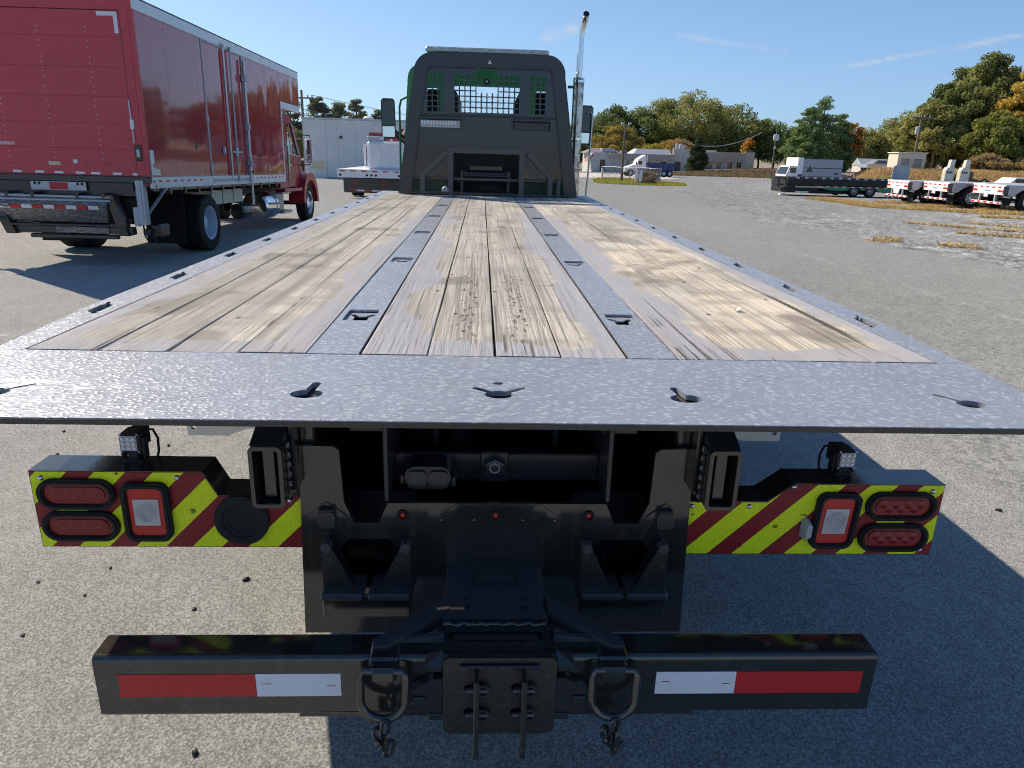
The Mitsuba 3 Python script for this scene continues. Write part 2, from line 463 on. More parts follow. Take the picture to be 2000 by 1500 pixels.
scene['gravel'] = bump(two({'type': 'principled', 'base_color': proc(m_gravel), 'roughness': .95, 'specular': .2}), b_gravel, eps=4e-3)
scene['concrete_pale'] = pr((.42, .39, .35), .9)
scene['foliage'] = \
    {'type': 'principledthin', 'base_color': {'type': 'mesh_attribute', 'name': 'vertex_color'}, 'roughness': .55, 'diff_trans': .75, 'spec_trans': 0.0}
scene['grass_blade'] = {'type': 'principledthin', 'base_color': {'type': 'mesh_attribute', 'name': 'vertex_color'}, 'roughness': .7, 'diff_trans': .5, 'spec_trans': 0.0}


def m_redside(p, n, uv):
    g = fbm(p.x * 3, p.y * 1.2, p.z * 1.2, 3)
    return mix((.33, .035, .05), (.37, .045, .06), g)


def b_redside(p, n, uv):
    return .0045 * fbm(p.y * 1.1, p.z * .9, 2.0, 2) + .0010 * noise(p.y * 5, p.z * 1.5, 1.0) + .014 * smoothstep(13.3, 14.5, p.y) * noise(p.y * 3.2, p.z * 1.1, 4.0)


scene['red_side'] = bump(two({'type': 'principled', 'base_color': proc(m_redside), 'roughness': .05, 'specular': 1.0, 'clearcoat': 1.0, 'clearcoat_gloss': .97}), b_redside, eps=1e-2)


def m_reddoor(p, n, uv):
    g = fbm(p.x * 4, p.y * 4, p.z * 9, 4)
    s = smoothstep(.70, .76, fbm(p.x * 26, p.y * 2, p.z * 40, 3)) * smoothstep(1.9, 1.2, p.z)
    c = mix((.50, .052, .068), (.55, .066, .082), g)
    return mix(c, (.06, .03, .03), s * .8)


scene['red_door'] = two({'type': 'principled', 'base_color': proc(m_reddoor), 'roughness': .42, 'specular': .5})


def m_chev(p, n, uv):
    ph = dr.select(p.x < 0, -.876 - .674, .617 - .657)
    u = (p.x - p.z - ph) / .1365
    u = u - dr.floor(u)
    grid = (noise(p.x * 240, 2.0, p.z * 240) * .16 + .92) * (1 - .10 * smoothstep(.035, .02, dr.abs(dr.abs(p.x * 90 - dr.floor(p.x * 90) - .5) - .47)))
    chip = smoothstep(.80, .86, fbm(p.x * 30, 1.0, p.z * 30, 3))
    y, r = mi.Color3f(.74, .84, .010), mi.Color3f(.235, .012, .018)
    return dr.select(u < .53, y, r) * grid * (1 - .8 * chip)


scene['chevron'] = two({'type': 'principled', 'base_color': proc(m_chev), 'roughness': .4, 'specular': .4})


def m_guard(p, n, uv):
    s = smoothstep(.45, .7, fbm(p.x * 25, p.y * 25, p.z * 14, 3))
    return mix((.50, .49, .47), (.20, .175, .15), s)


scene['old_chrome'] = two({'type': 'principled', 'base_color': proc(m_guard), 'roughness': .22, 'metallic': 1.0})


def m_wall(p, n, uv):
    g = fbm(p.x * .8, p.y * .8, p.z * 1.5, 3)
    st = smoothstep(.6, .8, fbm(p.x * 3.0, p.y * 3, p.z * .25, 3))
    return mix((.60, .60, .59), (.68, .68, .67), g) * (1 - .12 * st)


scene['metal_wall'] = two({'type': 'principled', 'base_color': proc(m_wall), 'roughness': .6, 'specular': .3})
scene['wall_white'] = pr((.50, .485, .45), .8)
scene['fascia'] = pr((.36, .32, .29), .8)
scene['door_brown'] = pr((.10, .075, .06), .6)
scene['trailer_grey'] = pr((.42, .44, .48), .4, .3)
scene['box_grey'] = pr((.30, .31, .36), .4, .2)
scene['mudflap'] = pr((.010, .010, .011), .7, spec=.25)
scene['green_side'] = pr((.03, .26, .11), .4)
scene['rust_steel'] = pr((.10, .075, .055), .7, .2)


def m_plate(p, n, uv):
    s = smoothstep(.5, .8, fbm(p.x * 170, p.y * 170, p.z * 170, 3))
    return mix((.016, .0155, .0145), (.045, .040, .034), s)


scene['black_worn'] = two({'type': 'principled', 'base_color': proc(m_plate), 'roughness': .35, 'specular': .8})


def b_weld(p, n, uv): return .0009 * noise(p.x * 150, p.y * 150, p.z * 150)


scene['black_weld'] = bump(two({'type': 'principled', 'base_color': rgb(.014, .014, .016), 'roughness': .14, 'specular': 1.0}), b_weld)


def m_platform(p, n, uv):
    s = fbm(p.x * 9, p.y * 30, p.z * 30, 4)
    t = smoothstep(.48, .66, fbm(p.x * 30, p.y * 30, p.z * 60, 3))
    return mix(mix((.07, .07, .072), (.22, .215, .20), s), (.40, .40, .40), t * .5)


scene['platform_steel'] = two({'type': 'principled', 'base_color': proc(m_platform), 'roughness': .4, 'metallic': .3, 'specular': .5})

# ---------------------------------------------------------------- ground
def grid(xs, ys, dz=0.0):
    X, Y = np.meshgrid(xs, ys, indexing='ij')
    v = np.stack([X, Y, gz(X, Y) + dz], -1).reshape(-1, 3)
    n, m = len(xs), len(ys)
    i = np.arange(n * m).reshape(n, m)
    f = np.concatenate([np.stack([i[:-1, :-1], i[1:, :-1], i[1:, 1:]], -1).reshape(-1, 3), np.stack([i[:-1, :-1], i[1:, 1:], i[:-1, 1:]], -1).reshape(-1, 3)])
    return trimesh.Trimesh(v, f, process=False)


def spread(*a): return np.unique(np.concatenate(a))


add('ground', grid(spread(np.linspace(-1500, -60, 12), np.linspace(-60, 120, 91), np.linspace(120, 1500, 12)), spread(np.linspace(-300, -20, 8), np.linspace(-20, 170, 96), np.linspace(170, 2500, 14))), 'gravel', smooth=True, kind='structure')


def edge_x(y):
    b = np.interp(y, [-40, 10, 20, 27, 35, 52, 60, 75, 95], [9.6, 9.2, 9.1, 9.2, 10.2, 13.0, 10.6, 12.5, 15.0])
    q = np.stack([y * .35, y * 0, y * 0], -1)
    return b + (meshkit.fbm(q, 4, 3) - .5) * 1.6


ys = spread(np.linspace(-40, 2, 30), np.arange(2, 60, .35), np.linspace(60, 95, 30))
ex = edge_x(ys)
cols = [np.full_like(ys, c) for c in (-70, -30, -10, -4, 0, 4)] + [ex - 1.5, ex]
V = np.stack([np.stack([c, ys, gz(c, ys) + .006], -1) for c in cols], 0)
n_, m_ = V.shape[:2]
I = np.arange(n_ * m_).reshape(n_, m_)
F = np.concatenate([np.stack([I[:-1, :-1], I[1:, :-1], I[1:, 1:]], -1).reshape(-1, 3), np.stack([I[:-1, :-1], I[1:, 1:], I[:-1, 1:]], -1).reshape(-1, 3)])
add('asphalt_lot', trimesh.Trimesh(V.reshape(-1, 3), F, process=False), 'asphalt', smooth=True, kind='structure')
# pale drive in front of the low building
P = [(12.2, 86), (16.5, 84), (24, 92), (27, 112), (20, 128), (12.5, 122), (10.8, 100)]
m = ext_z(Polygon(P).buffer(2).buffer(-1), 0, .02)
m.vertices[:, 2] += gz(m.vertices[:, 0], m.vertices[:, 1]) + .01
add('concrete_drive', m, 'concrete_pale', kind='structure')

# ---------------------------------------------------------------- the flatbed tow truck
BZ = 1.124
tow = thing('tow_truck', 'flatbed tow truck seen from behind over its long plank deck, black headboard and green cab', 'tow truck')
t_ = .012


def side_x(y): return np.interp(y, [0, .49, .83, .94, 9], [1.205, 1.243, 1.262, 1.275, 1.275])


def keyhole(c, r, arms, sq=.8):
    g = Point(0, 0).buffer(r, quad_segs=8)
    import shapely.affinity as sa
    g = sa.translate(sa.scale(g, 1, sq), *c)
    for (p, w) in arms: g = g.union(LineString([c, p]).buffer(w, cap_style='round'))
    return g


tail = Polygon([(-1.205, 0), (1.205, 0), (side_x(.462), .462), (-side_x(.462), .462)])
holes = [keyhole((-.404, .155), .034, [((-.398, .225), .010)]), keyhole((.408, .155), .034, [((.399, .222), .010)]),
         keyhole((.003, .166), .031, [((-.047, .207), .007), ((.056, .211), .007)]), keyhole((.002, .243), .012, []),
         keyhole((1.037, .143), .031, [((.992, .203), .005)]), keyhole((-1.037, .143), .031, [((-.986, .195), .005)])]
tp = tail
for h in holes: tp = tp.difference(h)
add('tail_plate', ext_z(tp, BZ - t_, BZ), 'deck_steel', tow, label='grey speckled steel tail plate with keyhole slots')
add('tail_edge', flat(-1.204, 1.204, -.0025, .0005, BZ - t_ - .001, BZ - .0025), 'black_worn', tow)
add('tail_tube', rb(-1.12, 1.12, .112, .25, BZ - .06, BZ - .0145), 'black_matte', tow)  # hidden black box added below the keyholes so they look dark
# steel track plates with chain pockets
PY = [.915 + 1.195 * i for i in range(6)]
for s in (-1, 1):
    base = sbox(s * TRACK - .064, .466, s * TRACK + .064, 7.55)
    for y in PY: base = base.difference(rr(s * TRACK - .047, s * TRACK + .047, y - .075, y + .075, .008))
    k = add('track_plate', ext_z(base, BZ - .006, BZ + .001), 'deck_steel', tow)
    for i, y in enumerate(PY):
        c = s * TRACK
        x = union_all([LineString([(c - .030, y - .060), (c + .030, y + .035)]).buffer(.0085), LineString([(c - .030, y + .035), (c + .030, y - .060)]).buffer(.0085), sbox(c - .022, y - .040, c + .022, y + .016)])
        add('chain_pocket', ext_z(sbox(c - .052, y - .08, c + .052, y + .08).difference(x), BZ - .0135, BZ - .0085), 'deck_steel', k)
# planks
pr_rng = np.random.default_rng(3)
for a, b, n in ((-1.1645, -.479, 4), (-.343, .343, 4), (.479, 1.1645, 4)):
    w = (b - a) / n
    for i in range(n):
        g0, g1 = pr_rng.uniform(.0014, .0034, 2)
        dz = pr_rng.uniform(-.0022, .0008)
        x0, x1 = a + i * w + g0, a + (i + 1) * w - g1
        yy = np.arange(.472, 7.56, .12)
        yy[-1] = 7.55
        jx0, jx1 = [(meshkit.noise(np.stack([yy * 1.6, yy * 0 + i * 7 + a * 31 + q, yy * 0], -1)) - .5) * .0045 for q in (0, 50)]
        zt = BZ + dz + (meshkit.noise(np.stack([yy * .8, yy * 0 + i * 3.3 + a * 17, yy * 0], -1)) - .5) * .003
        ch = .002
        rows = []
        for j, y in enumerate(yy):
            y += pr_rng.uniform(-.004, .003) if j == 0 else 0
            A, B, Z = x0 + jx0[j], x1 + jx1[j], zt[j]
            rows.append([(A, y, Z - .055), (A, y, Z - ch), (A + ch, y, Z), (B - ch, y, Z), (B, y, Z - ch), (B, y, Z - .055)])
        v = np.array(rows).reshape(-1, 3)
        f = []
        for j in range(len(yy) - 1):
            for q in range(5):
                p0, p1, p2, p3 = j * 6 + q, j * 6 + q + 1, j * 6 + q + 7, j * 6 + q + 6
                f += [[p0, p3, p2], [p0, p2, p1]]
        f += [[0, 1, 2], [0, 2, 3], [0, 3, 4], [0, 4, 5]]
        add('plank', trimesh.Trimesh(v, f, process=False), 'plank_wood', tow)
    for i in range(n + 1):
        xg = a + i * w
        add('gap_shade', flat(xg - .006, xg + .006, .474, 7.548, BZ - .03, BZ - .0085), 'gap_black', tow)  # black strips set in the gaps to draw their shade
add('deck_pan', flat(-1.15, 1.15, .47, 7.6, BZ - .075, BZ - .06), 'black_matte', tow)  # unseen black sheet added under the planks so the gaps stay dark
# side plates and side rails
yk = [.4605, .83, .94, 7.95]
for s in (-1, 1):
    o = Polygon([(s * 1.1675, .4635)] + [(s * side_x(y), y) for y in (.4635, .83, .94, 7.95)] + [(s * 1.1675, 7.95)])
    for i in range(11):
        y = .955 + .604 * i
        c = s * 1.222
        h = union_all([LineString([(c, y - .045), (c + s * .004, y + .035)]).buffer(.019), LineString([(c, y + .03), (c + s * .02, y + .085)]).buffer(.006), LineString([(c, y - .05), (c - s * .014, y - .075)]).buffer(.008)])
        o = o.difference(h)
    k = add('side_plate', ext_z(o.buffer(0), BZ - t_, BZ), 'deck_steel', tow)
    add('side_rail', ext_x(Polygon([(.95, 1.02), (.95, BZ - .0125), (7.9, BZ - .0125), (7.9, .86), (1.35, .86)]), s * 1.245 - .028, s * 1.245 + .028), 'black_satin', k)
for s in (-1, 1):  # end plates beside the headboard and underfloor sills
    add('deck_corner', rb(*sorted((s * .99, s * 1.166)), 7.56, 7.95, BZ - .012, BZ - .0005, .001), 'deck_steel', tow)
    add('deck_sill', rb(s * .315 - .045, s * .315 + .045, .36, 7.4, .955, BZ - .08), 'black_satin', tow)
add('deck_end', rb(-.985, .985, 7.553, 7.95, BZ - .013, BZ - .003, .001), 'deck_steel', tow)
for i in range(7): add('cross_member', rb(-1.2, 1.2, 1.3 + i * .95, 1.38 + i * .95, .95, BZ - .081), 'black_satin', tow)
for s in (-1, 1):
    add('hanger_bracket', ext_y(Polygon([(s * .55, .69), (s * 1.068, .69), (s * 1.068, .636), (s * .93, .636), (s * .86, .664), (s * .55, .664)]).difference(Point(s * 1.045, .668).buffer(.009)), 1.1, 1.11), 'alu', tow)

# rear frame plate, y = 0.28
Y0 = .28
plate = Polygon([(-.478, .43), (-.462, .952), (-.382, .950), (-.369, .94), (-.363, .805), (-.341, .749), (-.281, .749), (-.258, .803), (.277, .803), (.300, .749), (.360, .749), (.384, .805), (.388, .94), (.401, .95), (.481, .952), (.497, .43)])
hexa = lambda c: Polygon([(c - .0755, .671), (c - .05, .704), (c + .05, .704), (c + .0755, .671), (c + .033, .565), (c - .033, .565)]).buffer(.004).buffer(-.004)
HX = (-.3055, .321)
pz = plate
for c in HX: pz = pz.difference(hexa(c))
for c in (-.222, .005, .235): pz = pz.difference(Point(c, .771).buffer(.0095))
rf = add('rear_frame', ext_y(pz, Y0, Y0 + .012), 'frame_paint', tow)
add('frame_box', [flat(-.47, -.455, Y0 + .0125, 1.6, .44, .94), flat(.475, .49, Y0 + .0125, 1.6, .44, .94), flat(-.455, .475, 1.3, 1.32, .44, 1.03), flat(-.455, .475, Y0 + .05, 1.3, .435, .45)], 'black_matte', tow)  # black walls added behind the plate to block the bright ground beyond
add('cross_plate', [rb(-.258, .277, .42, .44, .80, .875), flat(-.25, .27, .44, 1.2, .79, .80), flat(-.452, -.26, .9, .91, .6, .94), flat(.28, .472, .9, .91, .6, .94)], 'black_satin', tow)
for s, x in ((-1, -.262), (1, .282)):
    add('sill_flange', [rb(x - .006, x + .006, Y0 + .014, 1.25, .80, 1.035, .002), rb(*sorted((x - s * .0, x - s * .06)), Y0 + .02, 1.25, 1.018, 1.035, .002)], 'black_satin', tow)
    add('hydraulic_line', tube([(x - s * .10, .6, .82), (x - s * .10, .62, .98), (x - s * .11, .66, 1.01), (x - s * .12, .9, 1.02)], .010, 8), 'rust_steel', tow, smooth=40)
add('hose', tube([(-.17, .75, 1.01), (-.18, .7, .93), (-.15, .66, .895), (-.10, .65, .885), (.12, .65, .884), (.20, .66, .90), (.215, .70, .95), (.21, .78, 1.03)], .008, 8), 'black_satin', tow, smooth=40)
add('hose', tube([(-.10, .85, 1.02), (-.05, .8, .99), (-.045, .75, .93), (-.06, .7, .88)], .007, 8), 'black_satin', tow, smooth=40)
for q in (rb(-.12, -.06, .60, .68, .82, .875), rb(.06, .14, .8, .9, .85, .93), rb(-.235, -.17, .62, .7, .88, .92), rb(-.24, -.18, .62, .7, .83, .865)): add('valve_block', q, 'black_satin', tow)
for c in (-.222, .005, .235):
    k = add('marker_light', spin([(.0, -.004), (.006, -.003), (.008, .002), (.008, .02)], 'y', (c, Y0 - .001, .771), 16), 'lens_red_bright', tow, smooth=50)
    add('bezel', spin([(.0085, -.0035), (.0135, -.0035), (.0145, .0), (.0145, .004)], 'y', (c, Y0 - .002, .771), 20), 'rubber', k)
for c, zc in ((-.087, .758), (.111, .758)):
    k = add('cover_plate', ext_y(Polygon([(c - .055, zc), (c, zc + .042), (c + .055, zc), (c, zc - .042)]).buffer(.004), Y0 - .003, Y0 - .0005), 'black_gloss', tow)
    for s in (-1, 1): add('screw', spin([(0, -.004), (.005, -.003), (.006, 0)], 'y', (c + s * .04, Y0 - .003, zc), 8), 'black_weld', k)
for c in (-.404, .424):
    k = add('trailer_socket', [ext_y(Polygon([(c - .042, .766), (c, .80), (c + .042, .766), (c, .732)]).buffer(.005), Y0 - .004, Y0 - .0005), spin([(.0, -.009), (.022, -.009), (.024, -.006), (.024, 0)], 'y', (c, Y0 - .004, .766), 20)], 'black_gloss', tow)
    add('flap', [ext_y(rr(c - .021, c + .021, .742, .786, .012), Y0 - .018, Y0 - .0135), rb(c - .019, c + .019, Y0 - .018, Y0 - .004, .785, .793, .003)], 'black_satin', k)
k = add('round_socket', [spin([(.022, -.02), (.028, -.018), (.030, -.01), (.030, .03)], 'y', (.003, .40, .847), 6), spin([(.0, -.010), (.021, -.010), (.022, -.02)], 'y', (.003, .40, .847), 24), rb(-.035, .04, .405, .42, .80, .885)], 'black_satin', tow)
for j in range(12):
    a = j * math.pi / 6
    add('pin', spin([(0, -.004), (.0022, -.003), (.0022, 0)], 'y', (.003 + .0125 * math.cos(a), .39, .847 + .0125 * math.sin(a)), 6), 'lens_led', k)
k = add('power_connector', [ext_y(rr(-.222, -.108, .81, .872, .026), .34, .42), ext_y(rr(-.215, -.168, .816, .862, .012), .332, .342), ext_y(rr(-.162, -.115, .816, .862, .012), .332, .342), rb(-.236, -.222, .34, .38, .822, .85), rb(-.108, -.094, .34, .38, .815, .845)], 'black_satin', tow)
# rectangular tube ends
for s, cx in ((-1, -.514), (1, .527)):
    o = rr(cx - .037, cx + .037, .835, .985, .012)
    k = add('slide_tube', ext_y(o.difference(rr(cx - .028, cx + .028, .844, .976, .006)), .19, 1.5), 'black_gloss', tow)
    add('tube_core', rb(cx - .014, cx + .014, .215, .23, .85, .972, .002), 'black_gloss', k)
    hexcap = [hull([(cx - .036, .20, .984), (cx + .036, .20, .984), (cx - .036, .5, .984), (cx + .036, .5, .984), (cx - s * .0 - .03, .32, 1.05), (cx + .03, .32, 1.05), (cx - .03, .5, 1.05), (cx + .03, .5, 1.05)])]
    add('tube_cap', hexcap, 'black_satin', k)
    add('side_web', [rb(*sorted((cx - s * .036, cx - s * .05)), (.25), 1.2, .845, 1.03), rb(*sorted((cx - s * .05, cx - s * .085)), .30, .33, .81, 1.03)], 'black_gloss', tow)
    add('weld_bead', tube([(cx - s * .041, .225, .84 + q * .012) for q in range(13)], [.005 + .002 * (q % 2) for q in range(13)], 7), 'black_weld', tow)
# hook pockets
for c in HX:
    k = thing_part(tow, 'hook_pocket')
    w = .107
    add('side_wall', [rb(c - w, c - w + .009, .231, Y0 - .001, .552, .712, .002), rb(c + w - .009, c + w, .231, Y0 - .001, .552, .712, .002)], 'black_gloss', k)
    add('top_roll', [cyl((c + s * (w - .013), .219, .713), (c + s * (w - .013), .243, .713), .0125, 16) for s in (-1, 1)], 'black_skylit', k, smooth=40)
    for s in (-1, 1):
        add('shelf', rb(*sorted((c + s * .006, c + s * w)), .188, Y0 - .001, .587, .606, .005), 'black_skylit', k)
        add('front_plate', ext_y(Polygon([(c + s * .105, .712), (c + s * .105, .6065), (c + s * .030, .6065), (c + s * .034, .612), (c + s * .076, .700), (c + s * .082, .712)]), .222, .2305), 'black_worn', k)
    add('skirt', [rb(c - w, c + w, .205, .217, .53, .5915, .004)], 'black_gloss', k)
    add('back_bolt', spin([(0, -.003), (.005, -.002), (.005, .004)], 'y', (c, .4685, .535), 10), 'rim_grey', k)
    add('pocket_back', rb(c - .1, c + .1, .472, .48, .452, .74), 'black_satin', k)

# light brackets
for s in (-1, 1):
    x0, x1, xs0, xs1 = (-1.105, -.4635, -.70, -.668) if s < 0 else (1.14, .483, .752, .688)
    zt, zl, zb = (.873, .811, .668) if s < 0 else (.853, .803, .652)
    prof = Polygon([(x0, zb), (x0, zt), (xs0, zt), (xs1, zl), (x1, zl), (x1, zb)])
    br = add('light_bracket', [ext_y(prof.difference(prof.buffer(-.004)), .3, .39), ext_y(prof, .304, .308)], 'black_gloss', tow)
    fc = prof.buffer(-.0025)
    add('striped_sheet', ext_y(fc, .2985, .3005), 'chevron', br, label='yellow and red striped reflective sheet')
    ov = [(-.998, .815), (-1.0, .729)] if s < 0 else [(1.032, .795), (1.028, .706)]
    for cx, cz in ov:
        k = thing_part(tow, 'tail_light')
        O = lambda dx, dz: rr(cx - dx, cx + dx, cz - dz, cz + dz, min(dx, dz) - .0005, 8)
        add('grommet', [ext_y(O(.091, .039).difference(O(.077, .027)), .287, .2985), ext_y(O(.086, .035).difference(O(.080, .030)), .283, .2872)], 'rubber', k)
        add('lens', [ext_y(O(.0765, .0265), .2925, .2985), ext_y(O(.066, .019), .2895, .2928)] + [spin([(0, -.0025), (.007, -.0018), (.0115, 0)], 'y', (cx - .048 + .016 * q, .2893, cz + .006 * (-1) ** q), 10) for q in range(7)], 'lens_red', k, smooth=30)
    cx, cz = (-.838, .769) if s < 0 else (.867, .754)
    k = thing_part(tow, 'reverse_light')
    O = lambda a, b, r: rr(cx - a, cx + a, cz - b, cz + b, r, 6)
    sh = lambda m: m
    def lean(m):
        v = m.vertices.copy()
        v[:, 0] += 0 if s < 0 else .05 * (v[:, 2] - cz)
        return trimesh.Trimesh(v, m.faces, process=False)
    add('grommet', lean(cat([ext_y(O(.056, .078, .024).difference(O(.042, .064, .014)), .285, .2985), ext_y(O(.051, .073, .02).difference(O(.045, .067, .016)), .281, .2852)])), 'rubber', k)
    add('red_lens', lean(ext_y(O(.0415, .0635, .012), .290, .2985)), 'lens_red_bright', k)
    add('clear_lens', lean(cat([ext_y(O(.030, .035, .002), .2875, .2902), cat([spin([(r - .0012, -.0012), (r, -.002), (r + .0012, -.0012)], 'y', (cx, .2875, cz), 24) for r in (.006, .012, .018, .024)])])), 'lens_clear', k)
    for px, pzz in (((-1.078, .855), (-.76, .858), (-.497, .80)) if s < 0 else ((1.11, .835), (.75, .845), (.643, .79), (1.108, .668), (.497, .79))):
        add('screw', spin([(0, -.006), (.004, -.0055), (.007, -.002), (.0075, 0)], 'y', (px, .2982, pzz), 12), 'chrome', br, smooth=50)
    # work light on top
    wx, wz = (-.885, zt + .052) if s < 0 else (.90, zt + .045)
    k = thing_part(tow, 'work_light')
    wy = .345
    add('housing', [rb(wx - .024, wx + .024, wy, wy + .05, wz - .026, wz + .026, .006)] + [rb(wx - .02, wx + .02, wy + .05 + .008 * q, wy + .054 + .008 * q, wz - .022, wz + .022, .001) for q in range(3)], 'black_satin', k)
    add('lens', rb(wx - .019, wx + .019, wy - .002, wy + .0005, wz - .019, wz + .02, .001), 'lens_clear', k)
    add('led_chips', [spin([(0, -.004), (.004, -.003), (.0055, 0)], 'y', (wx - .013 + .013 * (q % 3), wy - .0022, wz - .012 + .012 * (q // 3)), 10) for q in range(9)], 'lens_led', k)
    add('bezel_screw', [spin([(0, -.003), (.003, 0)], 'y', (wx + a * .0205, wy - .0008, wz + b * .0225), 8) for a in (-1, 1) for b in (-1, 1)], 'chrome', k)
    add('foot', [rb(wx - .012, wx + .012, wy + .01, wy + .04, zt, wz - .026, .002), rb(wx - .022, wx + .022, wy + .005, wy + .045, zt - .001, zt + .006, .002), rb(wx - .029, wx - .024, wy + .012, wy + .036, zt + .006, wz + .01, .001), rb(wx + .024, wx + .029, wy + .012, wy + .036, zt + .006, wz + .01, .001)], 'black_satin', k)
    add('cable', tube([(wx - s * .01, wy + .06, wz + .012), (wx - s * .03, wy + .065, wz + .012), (wx - s * .042, wy + .06, wz - .01), (wx - s * .045, wy + .05, wz - .04), (wx - s * .042, wy + .045, zt - .004)], .0032, 7), 'black_matte', k, smooth=50)
    if s < 0:
        k = add('speaker', [spin([(.0, .0), (.034, -.002), (.036, -.004), (.046, -.006), (.048, -.010), (.058, -.012), (.066, -.010), (.0665, .0)], 'y', (-.615, .2985, .747), 40)], 'rubber', tow, smooth=25)
        add('grille_dots', [spin([(0, -.0022), (.0016, -.001), (.0018, .0)], 'y', (-.615 + r * math.cos(a), .2975 - .0003, .747 + r * math.sin(a)), 6) for r in (.006, .012, .018, .024, .030) for a in np.arange(int(r * 500)) * 2 * math.pi / int(r * 500)], 'black_satin', k)
    else:
        add('plate_lamp', hull([(.782, .298, .708), (.797, .298, .702), (.806, .298, .712), (.806, .298, .752), (.795, .298, .762), (.784, .298, .755), (.788, .272, .712), (.802, .272, .716), (.802, .272, .748), (.790, .272, .752)]), 'galv', tow)

# bumper with towing receiver
BX0, BX1, BZ0, BZ1, BY0, BY1 = -.832, .834, .453, .606, -.03, .052
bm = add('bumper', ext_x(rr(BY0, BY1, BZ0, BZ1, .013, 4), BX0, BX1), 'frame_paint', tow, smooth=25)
add('bumper_plate', rb(-.42, .44, -.02, .045, .440, .4525, .002), 'black_gloss', bm)
for x0, x1, m in ((-.785, -.502, 'tape_red'), (-.502, -.3245, 'tape_white'), (.3505, .5265, 'tape_white'), (.5265, .808, 'tape_red')):
    k = add('red_tape' if 'red' in m else 'white_tape', flat(x0 + .0003, x1 - .0003, BY0 - .0012, BY0 + .0005, .5065, .5635), m, bm)
    if 'white' in m:
        for a, zz, L in ((x0 + .013, .539, .016), (x1 - .030, .533, .017)):
            add('print_mark', [flat(a + q * .0038, a + q * .0038 + (.0028), BY0 - .0016, BY0 - .0011, zz - .0011, zz + .0011) for q in range(5)], 'lens_red', bm)
# receiver body
RX0, RX1 = -.116, .123
add('receiver_box', ext_y(rr(RX0, RX1, .46, .632, .014).difference(rr(RX0 + .013, RX1 - .013, .473, .619, .008)), .055, .2785), 'black_skylit', tow, smooth=25)
add('pad_rim', [bar((-.047, .243, .6335), (-.047, .178, .6335), .006, .004), bar((.058, .243, .6335), (.058, .178, .6335), .006, .004), bar((-.050, .243, .6335), (.061, .243, .6335), .006, .004), bar((-.038, .192, .6335), (.050, .192, .6335), .010, .004)], 'black_gloss', tow)
for x in (-.062, .07):
    for y in (.135, .10): add('bolt_head', spin([(0, .005), (.006, .004), (.007, 0)], 'z', (x, y, .632), 6), 'black_weld', tow)
add('receiver_lip', [ext_y(rr(RX0 - .003, RX1 + .003, .53, .636, .018).difference(rr(RX0 + .016, RX1 - .016, .546, .620, .012)), .032, .0545)], 'black_weld', tow)
ho = rr(RX0 + .022, RX1 - .022, .545, .616, .012)
add('receiver_tube', ext_y(ho.difference(rr(RX0 + .031, RX1 - .031, .553, .608, .008)), .020, .27), 'black_gloss', tow)
add('tube_insert', [rb(-.058, .066, .0, .20, .556, .585, .003), flat(-.085, .092, .262, .268, .55, .612)], 'black_satin', tow)
add('weld_bead', tube([(RX0 + .004 + .0118 * q, .036 + .003 * math.sin(q * 2.1), .637 + .0012 * math.sin(q * 1.7)) for q in range(20)], [.0065 + .0022 * math.sin(q * 2.7) for q in range(20)], 8), 'black_weld', tow, smooth=50)
for s, x in ((-1, RX0), (1, RX1)):
    add('weld_bead', tube([(x + s * .002, .036 + .002 * math.sin(q * 2.3), .634 - .0075 * q) for q in range(10)], [.0075 + .0022 * math.sin(q * 2.2) for q in range(10)], 8), 'black_weld', tow, smooth=50)
mp = rr(-.107, .130, .432, .627, .018)
for x in (-.037, .062):
    for z in (.552, .490): mp = mp.difference(LineString([(x - .018, z), (x + .018, z)]).buffer(.0085))
k = add('mount_plate', ext_y(mp, -.062, -.048), 'black_worn', tow, label='worn square mount plate with two pins')
add('mount_block', [rb(-.09, .112, -.047, .019, .44, .56), flat(-.10, .12, -.036, -.032, .44, .60)], 'black_matte', k)
add('plate_lip', rb(-.072, .095, -.072, -.0625, .604, .613, .003), 'black_weld', k)
for x in (-.037, .061):
    add('pin', [rb(x - .0045, x + .0045, -.104, -.063, .515, .598, .002), rb(x - .0058, x + .0058, -.106, -.093, .405, .60, .002), cyl((x - .022, -.070, .552), (x + .024, -.070, .552), .007, 8), cyl((x - .022, -.070, .490), (x + .024, -.070, .490), .007, 8), spin([(.010, -.012), (.016, -.012), (.016, 0)], 'y', (x + .014, -.062, .552), 12), spin([(.010, -.012), (.016, -.012), (.016, 0)], 'y', (x + .014, -.062, .490), 12)], 'black_worn', k)
